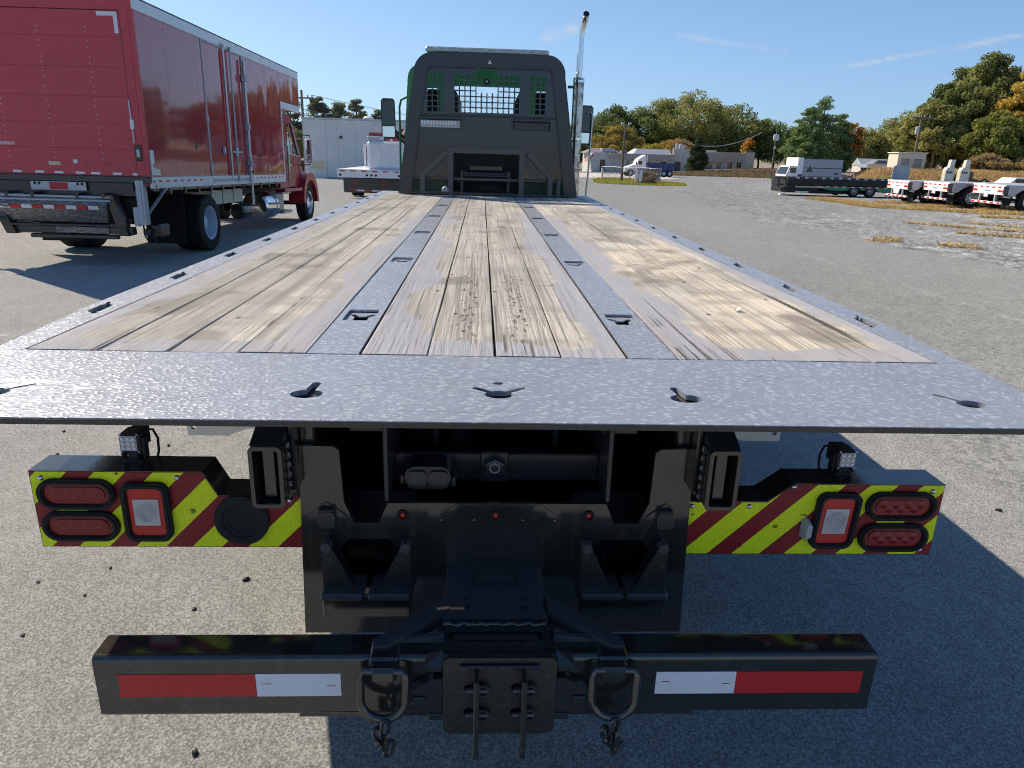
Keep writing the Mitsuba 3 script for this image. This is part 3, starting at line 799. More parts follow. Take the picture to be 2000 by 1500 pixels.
for s, x in ((-1, -.108), (1, .131)):
    add('side_hook', [rb(*sorted((x, x + s * .038)), -.058, -.032, .588, .604, .002), hull([(x, -.058, .604), (x + s * .038, -.058, .604), (x, -.03, .622), (x + s * .03, -.03, .616), (x, -.03, .60), (x + s * .03, -.03, .60)])], 'black_gloss', tow)
    add('side_hook', [ext_y(Polygon([(x, .572), (x + s * .020, .572), (x + s * .066, .540), (x + s * .066, .512), (x + s * .036, .498), (x + s * .034, .478), (x, .478)]), -.058, -.034), rb(*sorted((x, x + s * .030)), -.062, -.0585, .468, .484, .002), rb(*sorted((x + s * .034, x + s * .064)), -.064, -.0585, .508, .528, .002)], 'black_gloss', tow)
    add('brace', [hull([(x + s * -.008, .15, .634), (x - s * .008, .15, .600), (x - s * .008, .09, .634), (x - s * .008, .09, .60), (x + s * .15, .012, .618), (x + s * .15, -.012, .618), (x + s * .15, .012, .600), (x + s * .15, -.012, .600), (x + s * .122, -.012, .618), (x + s * .122, -.012, .60)]),
                  ext_y(Polygon([(x, .628), (x + s * .120, .612), (x + s * .12, .607), (x, .607)]), .012, .024)], 'black_skylit', tow)
    add('weld_bead', tube([(x + s * (.01 + .012 * q), .02, .609 + .001 * math.sin(q * 2)) for q in range(11)], [.0045 + .0014 * math.sin(q * 2.5) for q in range(11)], 7), 'black_weld', tow, smooth=50)
# D-rings with chain
for x in (-.231, .253):
    k = thing_part(tow, 'tow_ring')
    pts = [(x + .04, .592), (x + .047, .575), (x + .047, .535)] + [(x + .047 * math.cos(a), .525 + .047 * math.sin(a) * .9) for a in np.linspace(0, -math.pi, 12)] + [(x - .047, .535), (x - .047, .575), (x - .04, .592)]
    add('ring', tube([(a, -.056 - .14 * (.6 - b), b) for a, b in pts], .009, 12, closed=True), 'black_gloss', k, smooth=60)
    add('strap', [rb(x - .029, x + .029, -.068, -.029, .566, .602, .008), rb(x - .031, x + .031, -.045, .03, .600, .612, .005)], 'black_gloss', k)
    def link(c, ang, tilt):
        q = [(.008 * math.cos(a), .0, (.013 if math.sin(a) > 0 else -.013) + .008 * math.sin(a)) for a in np.linspace(0, 2 * math.pi, 14, endpoint=False)]
        m = tube(q, .0042, 7, closed=True)
        m.apply_transform(trimesh.transformations.rotation_matrix(tilt, [0, 1, 0]) @ trimesh.transformations.rotation_matrix(ang, [0, 0, 1]))
        m.apply_translation(c)
        return m
    add('chain_link', link((x + .004, -.083, .468), .3, .15), 'black_gloss', k, smooth=50)
    add('chain_link', link((x + .008, -.083, .440), 1.7, .1), 'black_gloss', k, smooth=50)
    add('chain_link', link((x + .012, -.083, .415), .2, .3), 'black_gloss', k, smooth=50)
    add('chain_link', link((x - .012, -.075, .440), .6, -.2), 'black_gloss', k, smooth=50)
    add('chain_link', link((x - .008, -.078, .422), 1.9, -.6), 'black_weld', k, smooth=50)

# chassis, mostly out of sight
for s in (-1, 1):
    add('chassis_rail', rb(s * .43 - .04, s * .43 + .04, 1.6, 11.5, .62, .9), 'black_matte', tow)
    add('mud_flap', rb(s * .95 - .3, s * .95 + .3, 3.02, 3.03, .22, .93, .003), 'mudflap', tow)
    wheel(tow, (s * 1.08, 3.75, .48 - .02), .5, .27, .285, s, dual=True)
    wheel(tow, (s * 1.05, 9.75, .42), .5, .28, .285, s)
    add('fuel_tank', spin([(0, -.6), (.26, -.6), (.29, -.57), (.29, .57), (.26, .6), (0, .6)], 'y', (s * .92, 8.2, .56), 28), 'chrome', tow, smooth=40)
add('axle', [cyl((-.95, 3.75, .46), (.95, 3.75, .46), .07), cyl((-.9, 9.75, .44), (.9, 9.75, .44), .05)], 'black_matte', tow)

# headboard
HY = 7.4
hx = .035
hb_out = [(hx - 1.0, 1.126), (hx - .86, 2.047), (hx - .795, 2.43)] + arc(hx - .66, 2.455, .135, 170, 95, 7) + arc(hx + .66, 2.465, .135, 85, 10, 7) + [(hx + .795, 2.44), (hx + .86, 2.047), (hx + 1.0, 1.126)]
hb = thing_part(tow, 'headboard')
hbf = LineString([(hx + (a - hx) * .975, z - .012 if z > 2 else z) for a, z in hb_out]).buffer(.074, quad_segs=4, cap_style='flat', join_style='round').intersection(sbox(-2, 1.126, 2, 3))
add('frame_tube', [ext_y(hbf, HY - .05, HY + .002), ext_y(hbf.buffer(-.012), HY - .062, HY - .05)], 'black_satin', hb, label='black bent tube round the headboard')
def hbx(z): return np.interp(z, [1.126, 2.047, 2.43], [1.0, .86, .795])
sheet = Polygon([(hx - hbx(1.33), 1.33), (hx - .86, 2.047), (hx - .795, 2.43)] + arc(hx - .66, 2.455, .135, 170, 95, 5) + arc(hx + .66, 2.465, .135, 85, 10, 5) + [(hx + .795, 2.44), (hx + .86, 2.047), (hx + hbx(1.33), 1.33), (.385, 1.33), (.385, 1.60), (-.365, 1.60), (-.365, 1.33)])
cut = [sbox(-.115, 2.255, .125, 2.50)]
for x0, n in ((-.668, 3), (-.362, 12), (.496, 3)):
    for i in range(n):
        for j in range(7):
            xa, za = x0 + i * .0625, 2.043 + j * .0585
            if x0 == -.362 and -.13 < xa < .10 and za > 2.24: continue
            cut.append(rr(xa, xa + .0485, za, za + .0465, .004, 2))
sheet = sheet.difference(union_all(cut))
add('sheet', ext_y(sheet, HY + .004, HY + .010), 'black_sheet', hb)
add('fold_bar', [rb(hx - .80, hx + .80, HY - .012, HY + .003, 1.995, 2.015, .004)], 'black_satin', hb)
for s, xa, xb in ((-1, -.765, -.275), (1, .297, .742)):
    k = add('light_hood', [rb(xa, xb, HY - .10, HY + .003, 1.955, 1.985, .006), rb(xa, xa + .012, HY - .09, HY + .003, 1.86, 1.955, .003), rb(xb - .012, xb, HY - .09, HY + .003, 1.86, 1.955, .003)], 'black_satin', hb)
    add('strip_lamp', [rb(xa + .016, xb - .016, HY - .05, HY + .002, 1.866, 1.95, .004)] , 'rim_grey' if s < 0 else 'black_satin', hb)
    add('lamp_teeth', [rb(xa + .03 + .034 * q, xa + .05 + .034 * q, HY - .055, HY - .049, 1.90, 1.94, .002) for q in range(int((xb - xa - .06) / .034))], 'lens_led' if s < 0 else 'black_worn', hb)
add('emblem', ext_y(Polygon([(.01, 2.548), (.032, 2.59), (.054, 2.548), (.04, 2.548), (.032, 2.563), (.024, 2.548)]), HY - .064, HY - .060), 'tape_white', hb)
add('emblem_plate', ext_y(rr(-.16, .22, 2.52, 2.60, .03), HY - .06, HY + .003), 'black_satin', hb)
TY = 7.32
for p0, p1 in (((-.726, 1.126), (-.726, 1.345)), ((-.735, 1.345), (-.44, 1.605)), ((-.42, 1.625), (.47, 1.625)), ((.49, 1.605), (.765, 1.345)), ((.757, 1.345), (.757, 1.126)), ((-.40, 1.126), (-.40, 1.60)), ((.42, 1.126), (.42, 1.60))):
    add('truss_bar', bar((p0[0], TY, p0[1]), (p1[0], TY, p1[1]), .055, .055, (0, 1, 0)), 'truss_steel', hb)
for q in [bar((-.60, TY + .05, 1.34), (-.42, TY + .05, 1.50), .05, .03, (0, 1, 0)), bar((.65, TY + .05, 1.34), (.45, TY + .05, 1.50), .05, .03, (0, 1, 0)), bar((.86, TY + .04, 1.126), (.86, TY + .04, 1.33), .04, .04, (0, 1, 0))]: add('truss_bar', q, 'truss_steel', hb)
add('base_rail', rb(hx - .97, hx + .97, HY - .04, HY + .05, 1.127, 1.16, .005), 'black_satin', hb)
add('foot_rail', rb(hx - .90, hx + .90, HY + .02, HY + .05, 1.29, 1.325, .005), 'black_satin', hb)
# winch behind the opening
w = thing_part(tow, 'winch')
add('drum', spin([(0, -.25), (.11, -.25), (.11, -.23), (.06, -.22), (.06, .22), (.11, .23), (.11, .25), (0, .25)], 'x', (.0, 7.75, 1.30), 24), 'black_satin', w, smooth=30)
add('housing', [rb(-.28, .30, 7.6, 7.66, 1.30, 1.38), rb(-.29, -.26, 7.55, 7.9, 1.13, 1.40), rb(.26, .29, 7.55, 7.9, 1.13, 1.40)], 'black_worn', w)
add('roller', [cyl((-.25, 7.56, 1.345), (.27, 7.56, 1.345), .022, 12)], 'black_worn', w, smooth=40)
add('guard', rb(-.18, .2, 7.62, 7.66, 1.40, 1.46, .01), 'black_satin', w)
add('winch_backing', rb(-.50, .52, 7.98, 8.0, .96, 1.68), 'black_matte', tow)  # black panel added to darken the opening in front of the green cab
add('gauge', spin([(0, -.012), (.034, -.012), (.04, -.004), (.04, .03)], 'y', (-.475, 7.5, 1.175), 24), 'galv', tow, smooth=40)
add('green_toolbox', [rb(-.95, -.42, 7.70, 8.05, 1.0, 1.30, .01), rb(.45, 1.0, 7.70, 8.05, 1.0, 1.30, .01)], 'green_deep', tow)

# cab
cb = thing_part(tow, 'cab')
CY0, CY1 = 8.08, 10.0
cabp = lambda g=0: [(-.985 + g, .95), (-1.0 + g, 1.75), (-.955 + g, 2.42)] + [(a, b) for a, b in arc(-.80 + g * .5, 2.45 - g, .15, 175, 92, 6)] + [(a, b) for a, b in arc(.80 - g * .5, 2.45 - g, .15, 88, 5, 6)] + [(.955 - g, 2.42), (1.0 - g, 1.75), (.985 - g, .95)]
co, ci = Polygon(cabp()), Polygon(cabp(.045)).buffer(-.002)
sidecut = ext_y
shell_r = ext_y(co.difference(ci).intersection(sbox(-1.2, 2.36, 1.2, 2.8)), CY0 + .03, CY1 - .35)
shell_lo = ext_y(co.difference(ci).intersection(sbox(-1.2, .9, 1.2, 1.80)), CY0 + .03, CY1)
pill = ext_y(co.difference(ci).intersection(sbox(-1.2, 1.80, 1.2, 2.36)), CY0 + .03, CY0 + .75)
rear = co.difference(union_all([rr(-.50, .53, 1.98, 2.372, .03), rr(-.82, -.57, 1.95, 2.34, .03), rr(.60, .85, 1.95, 2.34, .03)]))
add('shell', [shell_r, shell_lo, pill, ext_y(rear, CY0, CY0 + .03)] + [bar((s * .965, CY1 - .38, 2.37), (s * .985, CY1 - .02, 1.8), .05, .05) for s in (-1, 1)], 'green_paint', cb, smooth=30, label='bright green cab shell')
add('roof', ext_y(Polygon([(-.80, 2.602), (.80, 2.602), (.76, 2.64), (-.76, 2.64)]), CY0 + .05, CY1 - .4), 'green_paint', cb)
add('rear_window', flat(-.47, .50, CY0 + .014, CY0 + .016, 1.97, 2.38), 'glass', cb)
add('windscreen', hull([(-.93, CY1 - .36, 2.36), (.93, CY1 - .36, 2.36), (-.95, CY1 - .04, 1.82), (.95, CY1 - .04, 1.82), (-.93, CY1 - .362, 2.36), (.93, CY1 - .362, 2.36)]) if False else trimesh.Trimesh([(-.93, CY1 - .36, 2.37), (.93, CY1 - .36, 2.37), (.95, CY1 - .03, 1.81), (-.95, CY1 - .03, 1.81)], [[0, 1, 2], [0, 2, 3]], process=False), 'glass', cb)
add('floor', flat(-.93, .93, CY0 + .03, CY1, .96, 1.0), 'black_matte', cb)
add('dashboard', rb(-.93, .93, CY1 - .5, CY1 - .02, 1.35, 1.82, .05), 'black_matte', cb)
for sx in (-.56, .60):
    add('seat', [hull([(sx - .24, 8.75, 1.5), (sx + .24, 8.75, 1.5), (sx - .24, 9.2, 1.5), (sx + .24, 9.2, 1.5), (sx - .24, 8.75, 1.3), (sx + .24, 9.2, 1.3), (sx - .24, 9.2, 1.3), (sx + .24, 8.75, 1.3)]),
                 hull([(sx - .24, 8.55, 1.5), (sx + .24, 8.55, 1.5), (sx - .24, 8.7, 1.5), (sx + .24, 8.7, 1.5), (sx - .25, 8.5, 2.02), (sx + .25, 8.5, 2.02), (sx - .25, 8.5, 2.20), (sx + .25, 8.5, 2.20), (sx - .17, 8.5, 2.36), (sx + .17, 8.5, 2.36), (sx - .17, 8.58, 2.36), (sx + .17, 8.58, 2.36)])], 'black_matte', cb)
add('rear_lamp', spin([(0, -.03), (.022, -.028), (.03, -.015), (.036, 0)], 'y', (.005, CY0 - .0, 2.43), 20), 'rubber', cb, smooth=40)
add('lamp_lens', spin([(0, -.036), (.014, -.034), (.019, -.026)], 'y', (.005, CY0, 2.43), 16), 'lens_clear', cb, smooth=40)
add('hood', hull([(-.80, 10.0, 1.78), (.80, 10.0, 1.78), (-.62, 11.4, 1.55), (.62, 11.4, 1.55), (-.85, 10.0, 1.0), (.85, 10.0, 1.0), (-.68, 11.5, .85), (.68, 11.5, .85)]), 'green_paint', cb)
add('fender', [hull([(s * .68, 9.1, 1.05), (s * 1.2, 9.1, .95), (s * .7, 10.6, 1.0), (s * 1.2, 10.6, .8), (s * .7, 9.75, 1.35), (s * 1.18, 9.75, 1.25)]) for s in (-1, 1)], 'green_paint', cb)
# light bar, mirrors, grab pipes, exhaust
lb = thing_part(tow, 'light_bar')
add('body', rb(-.755, .775, 8.33, 8.62, 2.775, 2.835, .015), 'alu', lb)
add('lens_strip', [rb(-.74 + .125 * q, -.635 + .125 * q, 8.322, 8.332, 2.782, 2.828, .003) for q in range(12)], 'lens_clear', lb)
add('foot', [rb(-.6, -.45, 8.38, 8.55, 2.6, 2.776), rb(.47, .62, 8.38, 8.55, 2.6, 2.776)], 'black_satin', lb)
add('under_tray', rb(-.745, .765, 8.36, 8.6, 2.735, 2.7745, .01), 'green_dark', lb)
for s, cx, top, wz in ((-1, -1.335, 2.28, .53), (1, 1.405, 2.27, .53)):
    k = thing_part(tow, 'mirror')
    if s > 0: add('loop_tube', tube([(cx + .0, 9.18, top - .10), (cx + .05, 9.17, top - .09), (cx + .075, 9.17, top - .14), (cx + .06, 9.17, 1.4), (cx + .04, 9.17, 1.0), (cx - .2, 9.3, .98)], .014, 8), 'alu', k, smooth=40)
    add('housing', hull([(cx - .10, 9.22, top - .03), (cx - .07, 9.22, top), (cx + .06, 9.22, top), (cx + .09, 9.22, top - .03), (cx - .10, 9.22, top - wz + .06), (cx - .06, 9.22, top - wz), (cx + .08, 9.22, top - wz), (cx + .10, 9.22, top - wz + .05), (cx - .07, 9.32, top - .06), (cx + .06, 9.32, top - .06), (cx - .07, 9.32, top - wz + .06), (cx + .06, 9.32, top - wz + .06)]), 'black_satin', k)
    add('glass', [rb(cx - .085, cx + .078, 9.214, 9.2195, top - .34, top - .03, .002)], 'glass_dark', k)
    add('spot_glass', rb(cx - .085, cx + .082, 9.214, 9.2195, top - .50, top - .36, .002), 'mirror', k)
    add('arm', [tube([(cx - s * .08, 9.25, top - .42), (cx - s * .2, 9.3, top - .50), (s * 1.0, 9.35, top - .60)], .022, 8), tube([(cx - s * .08, 9.25, top - .47), (cx - s * .2, 9.3, top - .57), (s * 1.0, 9.35, top - .68)], .018, 8)], 'black_satin', k, smooth=40)
    add('grab_pipe', tube([(s * 1.02, 8.2, 1.2), (s * 1.07, 8.2, 1.3), (s * 1.07, 8.2, 2.12), (s * 1.05, 8.2, 2.2), (s * .97, 8.2, 2.24)] if s < 0 else [(1.0, 8.3, 1.95), (1.05, 8.3, 1.94), (1.07, 8.3, 1.86), (1.07, 8.3, 1.6), (1.06, 8.3, 1.56), (.99, 8.3, 1.55)], .013, 8), 'green_dark' if s < 0 else 'black_satin', tow, smooth=40)
ex_ = thing_part(tow, 'exhaust_stack')
SX, SY = 1.118, 8.0
add('guard', spin([(.050, 1.0), (.066, 1.0), (.066, 2.50), (.050, 2.50)], 'z', (SX, SY, 0), 28), 'old_chrome', ex_, smooth=40)
hp = []
add('guard_holes', [hull([(SX + .0665 * math.cos(a + d), SY + .0665 * math.sin(a + d), z + e) for d in (-.055, .055) for e in (-.007, .007)] + [(SX + .060 * math.cos(a), SY + .060 * math.sin(a), z)]) for z in np.arange(1.08, 2.45, .05) for a in np.arange(8) * .7854 + (0.39 if int(round((z - 1.08) / .05)) % 2 else 0)], 'black_matte', ex_, kind='stuff')
add('guard_band', [spin([(.0665, z - .012), (.070, z - .012), (.070, z + .012), (.0665, z + .012)], 'z', (SX, SY, 0), 28) for z in (1.12, 1.8, 2.46)], 'chrome', ex_, smooth=30)
add('pipe', tube([(SX, SY, 2.4), (SX, SY, 2.95), (SX + .003, SY - .003, 3.02), (SX + .018, SY - .02, 3.08), (SX + .03, SY - .045, 3.13), (SX + .034, SY - .075, 3.165), (SX + .034, SY - .11, 3.18)], .037, 20), 'chrome', ex_, smooth=50)
add('pipe_mouth', cyl((SX + .034, SY - .111, 3.180), (SX + .034, SY - .1125, 3.1805), .033, 18), 'black_matte', ex_)
add('bracket', [rb(SX - .13, SX - .05, SY - .02, SY + .02, 2.38, 2.41), rb(SX - .13, SX - .05, SY - .02, SY + .02, 1.6, 1.63)], 'black_satin', ex_)
# small leaf caught on the deck
tag(add('leaf', trimesh.Trimesh([(.832, 1.06, BZ + .003), (.852, 1.07, BZ + .018), (.846, 1.10, BZ + .006), (.828, 1.085, BZ + .010)], [[0, 1, 2], [0, 2, 3]], process=False), 'offwhite'), 'small pale dry leaf lying on the right planks of the tow truck deck', 'leaf')

# ---------------------------------------------------------------- red box truck
bt = thing('box_truck', 'red box truck with lift gate parked left of the tow truck', 'box truck')
W = 2.5
with frame(move(-4.57, 9.0, gh(-4.5, 9.0), -1.84, -1.25)):
    L, LA = 6.2, 7.6
    # body
    bd = thing_part(bt, 'cargo_box')
    add('core', [flat(-W + .03, -.03, .04, L - .01, 1.12, 3.46), flat(-W + .03, -.03, L - .02, LA - .02, 2.64, 3.46)], 'red_door', bd)
    seams = [.06, .86, 1.88]
    for a, b in ((.045, .86), (.864, 1.88), (1.884, 2.155), (3.93, 4.85), (4.854, 5.75), (5.754, 6.17)):
        add('side_panel', flat(-.030, -.002, a, b, 1.245, 3.32), 'red_side', bd)
    add('side_panel', ext_x(Polygon([(6.174, 2.75), (7.585, 2.75), (7.585, 3.32), (6.174, 3.32)]), -.030, -.002), 'red_side', bd)
    add('far_panel', flat(-W, -W + .029, .045, L, 1.245, 3.32), 'red_side', bd)
    for y in (.862, 1.882, 4.852, 5.752):
        add('rivet_row', [spin([(0, .003), (.006, .0015), (.008, 0)], 'x', (-.002, y + d, z), 6) for d in (-.02,) for z in np.arange(1.33, 3.28, .075)], 'red_door', bd)
    add('rivet_row', [spin([(0, .003), (.006, .0015), (.008, 0)], 'x', (-.002, y, z), 6) for y in (.3, .58, 1.2, 1.54) for z in np.arange(1.33, 2.4, .15)], 'red_door', bd)
    add('top_rail', [rb(-.035, .006, .0, LA, 3.325, 3.47, .006), rb(-W + .0, -W + .041, .0, LA, 3.325, 3.47, .006)], 'alu_white', bd)
    add('roof', [flat(-W + .02, -.02, .02, LA - .01, 3.465, 3.49), rb(-.05, .010, .0, LA, 3.472, 3.488, .004)], 'black_satin', bd)
    add('roof', flat(-W + .06, -.06, .06, LA - .05, 3.49, 3.497), 'alu_white', bd)
    br_ = add('bottom_rail', [rb(-.03, .010, .025, L, 1.09, 1.243, .005)], 'alu_white', bd)
    add('bottom_rail', rb(-W - .01, -W + .03, .025, L, 1.09, 1.243, .005), 'alu_white', bd)
    for q in range(7): add('red_reflector', flat(.0095, .0115, .20 + .235 * q, .31 + .235 * q, 1.175, 1.20), 'tape_red', br_)
    for q in range(9): add('red_reflector', flat(.0095, .0115, 4.05 + .235 * q, 4.15 + .235 * q, 1.175, 1.20), 'tape_red', br_)
    add('rivets', [spin([(0, .003), (.006, .0015), (.008, 0)], 'x', (.010, y, 1.135), 6) for y in np.arange(.15, 6.1, .11)], 'galv', br_)
    add('drip_notch', [flat(.0085, .0105, .12 + .12 * q, .14 + .12 * q, 1.088, 1.112) for q in range(10)], 'black_matte', br_)
    for z, m in ((1.185, 'lens_red_bright'), (1.13, 'lens_red_bright')): add('marker_lamp', spin([(0, .012), (.012, .010), (.018, 0)], 'x', (.010, .075 + (1.185 - z), z), 14), m, bd, smooth=40)
    add('corner_post', [rb(-.055, .004, -.006, .044, 1.245, 3.32, .006), rb(-W - .004, -W + .055, -.006, .044, 1.245, 3.32, .006)], 'red_door', bd)
    add('attic_rail', [rb(-.035, .006, 6.17, LA + .01, 2.605, 2.745, .006)], 'alu_white', bd)
    add('front_trim', [rb(-.03, .008, L - .03, L + .015, 1.09, 2.60, .004), rb(-.035, .006, LA - .01, LA + .012, 2.62, 3.47, .004)], 'alu_white', bd)
    add('dent', spin([(0, .004), (.03, .002), (.05, 0)], 'x', (-.002, 1.62, 1.70), 14), 'rust_steel', bd)
    add('torn_hole', [ext_x(Polygon([(4.45, 1.60), (4.62, 1.57), (4.80, 1.60), (4.66, 1.64)]), -.002, .0005)], 'black_matte', bd)
    st = add('white_sticker', [flat(-.0025, .0005, .06, .17, 1.27, 1.60), flat(-.0025, .0005, .06, .31, 1.27, 1.35)], 'alu_white', bd)
    add('sticker_print', flat(-.0015, .0012, .13, .165, 1.375, 1.42), 'green_dark', st)
    # side doors with their hinges and lock bars
    for a, b in ((2.165, 3.02), (3.035, 3.915)):
        k = add('side_door', flat(-.034, -.008, a, b, 1.20, 3.30), 'red_side', bt)
        add('rib', [rb(-.009, .012, b - .10 if a < 3 else a + .10, b - .06 if a < 3 else a + .14, 1.24, 3.26, .004)], 'red_door', k)
    add('door_jamb', [rb(-.012, .012, 2.13, 2.162, 1.2, 3.32, .004), rb(-.012, .014, 3.918, 3.95, 1.2, 3.32, .004), rb(-.012, .010, 2.13, 3.95, 3.302, 3.325, .003), rb(-.012, .02, 2.13, 3.95, 1.15, 1.198, .004)], 'galv', bt)
    add('centre_post', rb(-.01, .03, 2.995, 3.055, 1.17, 3.33, .006), 'alu', bt)
    k = add('lock_bar', [cyl((.028, 3.30, 1.16), (.028, 3.30, 3.36), .016, 10), rb(.0, .05, 3.25, 3.35, 3.33, 3.37), rb(.0, .05, 3.25, 3.35, 1.14, 1.18), rb(.0, .05, 2.92, 3.02, 3.33, 3.37)], 'galv', bt, smooth=40)
    add('lock_handle', [rb(.02, .045, 3.05, 3.55, 1.63, 1.66, .004), rb(.0, .04, 3.24, 3.36, 1.58, 1.72, .006), rb(.0, .03, 2.70, 2.78, 1.60, 1.72, .006)], 'galv', bt)
    add('guide_tube', tube([(.05, 3.90, 3.24), (.05, 3.89, .78), (.05, 3.88, .70)], .024, 10), 'alu', bt, smooth=40)
    add('tube_clamp', [rb(.0, .085, 3.85, 3.95, z, z + .11, .008) for z in (2.88, 2.05, 1.42)], 'galv', bt)
    add('clamp_bolt', [spin([(0, .02), (.02, .016), (.026, 0)], 'x', (.07, 3.90, z), 10) for z in (1.48, 1.30)], 'black_matte', bt)
    add('hinge', [rb(-.008, .022, 2.11, 2.18, z, z + .11, .006) for z in (1.30, 2.08)] + [rb(-.008, .022, 3.03, 3.06, z, z + .06, .004) for z in (1.5, 2.1, 2.7, 3.2)], 'galv', bt)
    # roll-up rear door
    rd = thing_part(bt, 'rear_door')
    zs = [1.245, 1.60, 1.92, 2.26, 2.62, 2.985, 3.30]
    for q in range(6):
        o = hull([(-2.33, .0095, zs[q] + .001), (-.17, .0095, zs[q] + .001), (-2.33, .008, zs[q] + .006), (-.17, .008, zs[q] + .006), (-2.33, .008, zs[q + 1] - .006), (-.17, .008, zs[q + 1] - .006), (-2.33, .0095, zs[q + 1] - .001), (-.17, .0095, zs[q + 1] - .001), (-2.33, .04, zs[q]), (-.17, .04, zs[q]), (-2.33, .04, zs[q + 1]), (-.17, .04, zs[q + 1])])
        add('door_panel', o, 'red_door', rd)
    sc = []
    for x in (-.62, -1.25, -1.87):
        for z in zs[1:6]:
            sc += [spin([(0, -.004), (.006, -.002), (.008, 0)], 'y', (x + rng.normal(0, .004), .008, z + d), 6) for d in (-.13, -.06, .05, .11)]
    add('rivets', sc, 'tape_white', rd, kind='stuff')
    add('frame', [rb(-.17, -.055, -.002, .03, 1.245, 3.35, .006), rb(-W + .055, -W + .17, -.002, .03, 1.245, 3.35, .006), rb(-W + .0, .0, -.006, .03, 3.305, 3.46, .006)], 'red_door', rd)
    add('gasket', [flat(-2.34, -.165, .0, .009, 3.296, 3.306), flat(-.172, -.165, .0, .009, 1.25, 3.30)], 'black_matte', rd)
    add('corner_tape', [flat(-.46, -.20, .0055, .0085, 3.235, 3.285), flat(-.25, -.20, .0055, .0085, 3.03, 3.234), flat(-2.28, -2.02, .0055, .0085, 3.235, 3.285), flat(-2.28, -2.23, .0055, .0085, 3.03, 3.234)], 'tape_white', rd)
    for x in (-2.12, -1.80, -1.50, -1.24, -.95, -.74, -.45, -.18): add('white_tape', flat(x - .06, x + .06, .0055, .0085, 1.262, 1.292), 'tape_white', rd)
    add('sticker', flat(-1.36, -1.20, .0055, .0085, 1.37, 1.42), 'beige_sticker', rd)
    add('sticker', flat(-1.02, -.97, .0055, .0085, 1.40, 1.45), 'alu_white', rd)
    tm = meshkit.text_mesh('MORGAN', .038, .002, True)
    tm.apply_transform(trimesh.transformations.rotation_matrix(math.pi / 2, [1, 0, 0]))
    tm.apply_translation([-1.775 - tm.bounds[1][0], .006, 1.60 + .02])
    add('lettering', tm, 'tape_white', rd, label='white raised maker lettering')
    add('lamp_housing', [rb(-.16, -.075, -.025, .0, 1.45, 1.66, .03)], 'rust_steel', bt)
    add('lamp_lens', [rb(-.14, -.095, -.03, -.02, 1.50, 1.60, .015)], 'lens_clear', bt)
    add('strap', [cyl((-.155, -.02, 1.68), (-.165, -.02, 2.22), .008, 8), rb(-.18, -.13, -.03, .0, 1.86, 1.98, .006)], 'tape_white', bt)
    # rear sill and lift gate
    lg = thing_part(bt, 'lift_gate')
    add('sill', [rb(-W, .0, -.03, .1, 1.16, 1.243, .006)], 'black_worn', lg)
    add('cross_beam', rb(-W + .05, -.25, .0, .1, .98, 1.16, .006), 'black_satin', lg)
    add('plate_holder', [rb(-1.62, -.87, -.045, -.03, 1.04, 1.155, .004)], 'galv', lg)
    add('licence_plate', rb(-1.36, -1.12, -.055, -.045, 1.055, 1.145, .003), 'red_awning', lg)
    add('plate_lamp', [spin([(0, -.01), (.02, 0)], 'y', (x, -.046, 1.13), 12) for x in (-1.56, -1.5, -.98, -.92)], 'black_matte', lg)
    add('folded_platform', [hull([(-2.2, -.12, .98), (-.55, -.12, .98), (-2.2, -.02, .98), (-.55, -.02, .98), (-2.2, -.20, .86), (-.55, -.20, .86), (-2.1, -.06, .62), (-.62, -.06, .62), (-2.1, .0, .62), (-.62, .0, .62)])], 'platform_steel', lg)
    for q in range(10):
        if q < 9: add('reflective_tape', hull([(-2.0 + .15 * q, -.192, .852), (-1.86 + .15 * q, -.192, .852), (-2.0 + .15 * q, -.18, .810), (-1.86 + .15 * q, -.18, .810), (-2.0 + .15 * q, -.203, .850), (-1.86 + .15 * q, -.203, .850), (-2.0 + .15 * q, -.182, .80), (-1.86 + .15 * q, -.182, .80)]), 'tape_red' if q % 2 else 'tape_white', lg)
    add('roller_bar', [cyl((-2.2, -.14, .965), (-.5, -.14, .965), .018, 10), cyl((-2.2, -.17, .92), (-.5, -.17, .92), .014, 10)], 'galv', lg, smooth=40)
    for x in (-2.14, -.52):
        add('arm', hull([(x - .05, -.16, 1.0), (x + .05, -.16, 1.0), (x - .05, -.02, 1.0), (x + .05, -.02, 1.0), (x + .12 if x < -1 else x + .05, -.10, .45), (x + .26 if x < -1 else x + .18, -.10, .45), (x + .12 if x < -1 else x + .05, .05, .45), (x + .26 if x < -1 else x + .18, .05, .45)]), 'black_worn', lg)
    add('torsion_tube', [rb(-2.05, -.35, -.12, .0, .565, .60, .01), rb(-1.95, -.30, -.06, .06, .46, .565, .01)], 'black_worn', lg)
    add('scuff_plate', rb(-1.35, -.62, -.075, -.062, .47, .56, .004), 'platform_steel', lg)
    add('side_arm', tube([(-1.95, -.1, .66), (-2.2, -.12, .64), (-2.32, -.12, .60), (-2.42, -.12, .46), (-2.7, -.12, .44)], .032, 8), 'black_satin', lg)
    add('post', [rb(-.20, -.09, -.055, .05, .60, 1.20, .006), rb(-.165, -.125, -.065, -.054, .68, 1.18, .004), rb(-.27, -.20, -.05, .0, .58, .84, .004)], 'galv', lg)
    add('post', rb(-W + .09, -W + .20, -.055, .05, .60, 1.20, .006), 'galv', lg)
    add('diagonal', bar((-.12, -.02, .70), (.0, .42, 1.09), .05, .012), 'galv', lg)
    add('hydraulic_box', [rb(-.12, .0, .10, .42, .42, .60, .02), cyl((-.14, .0, .50), (-.14, .5, .50), .05, 12)], 'black_worn', lg)
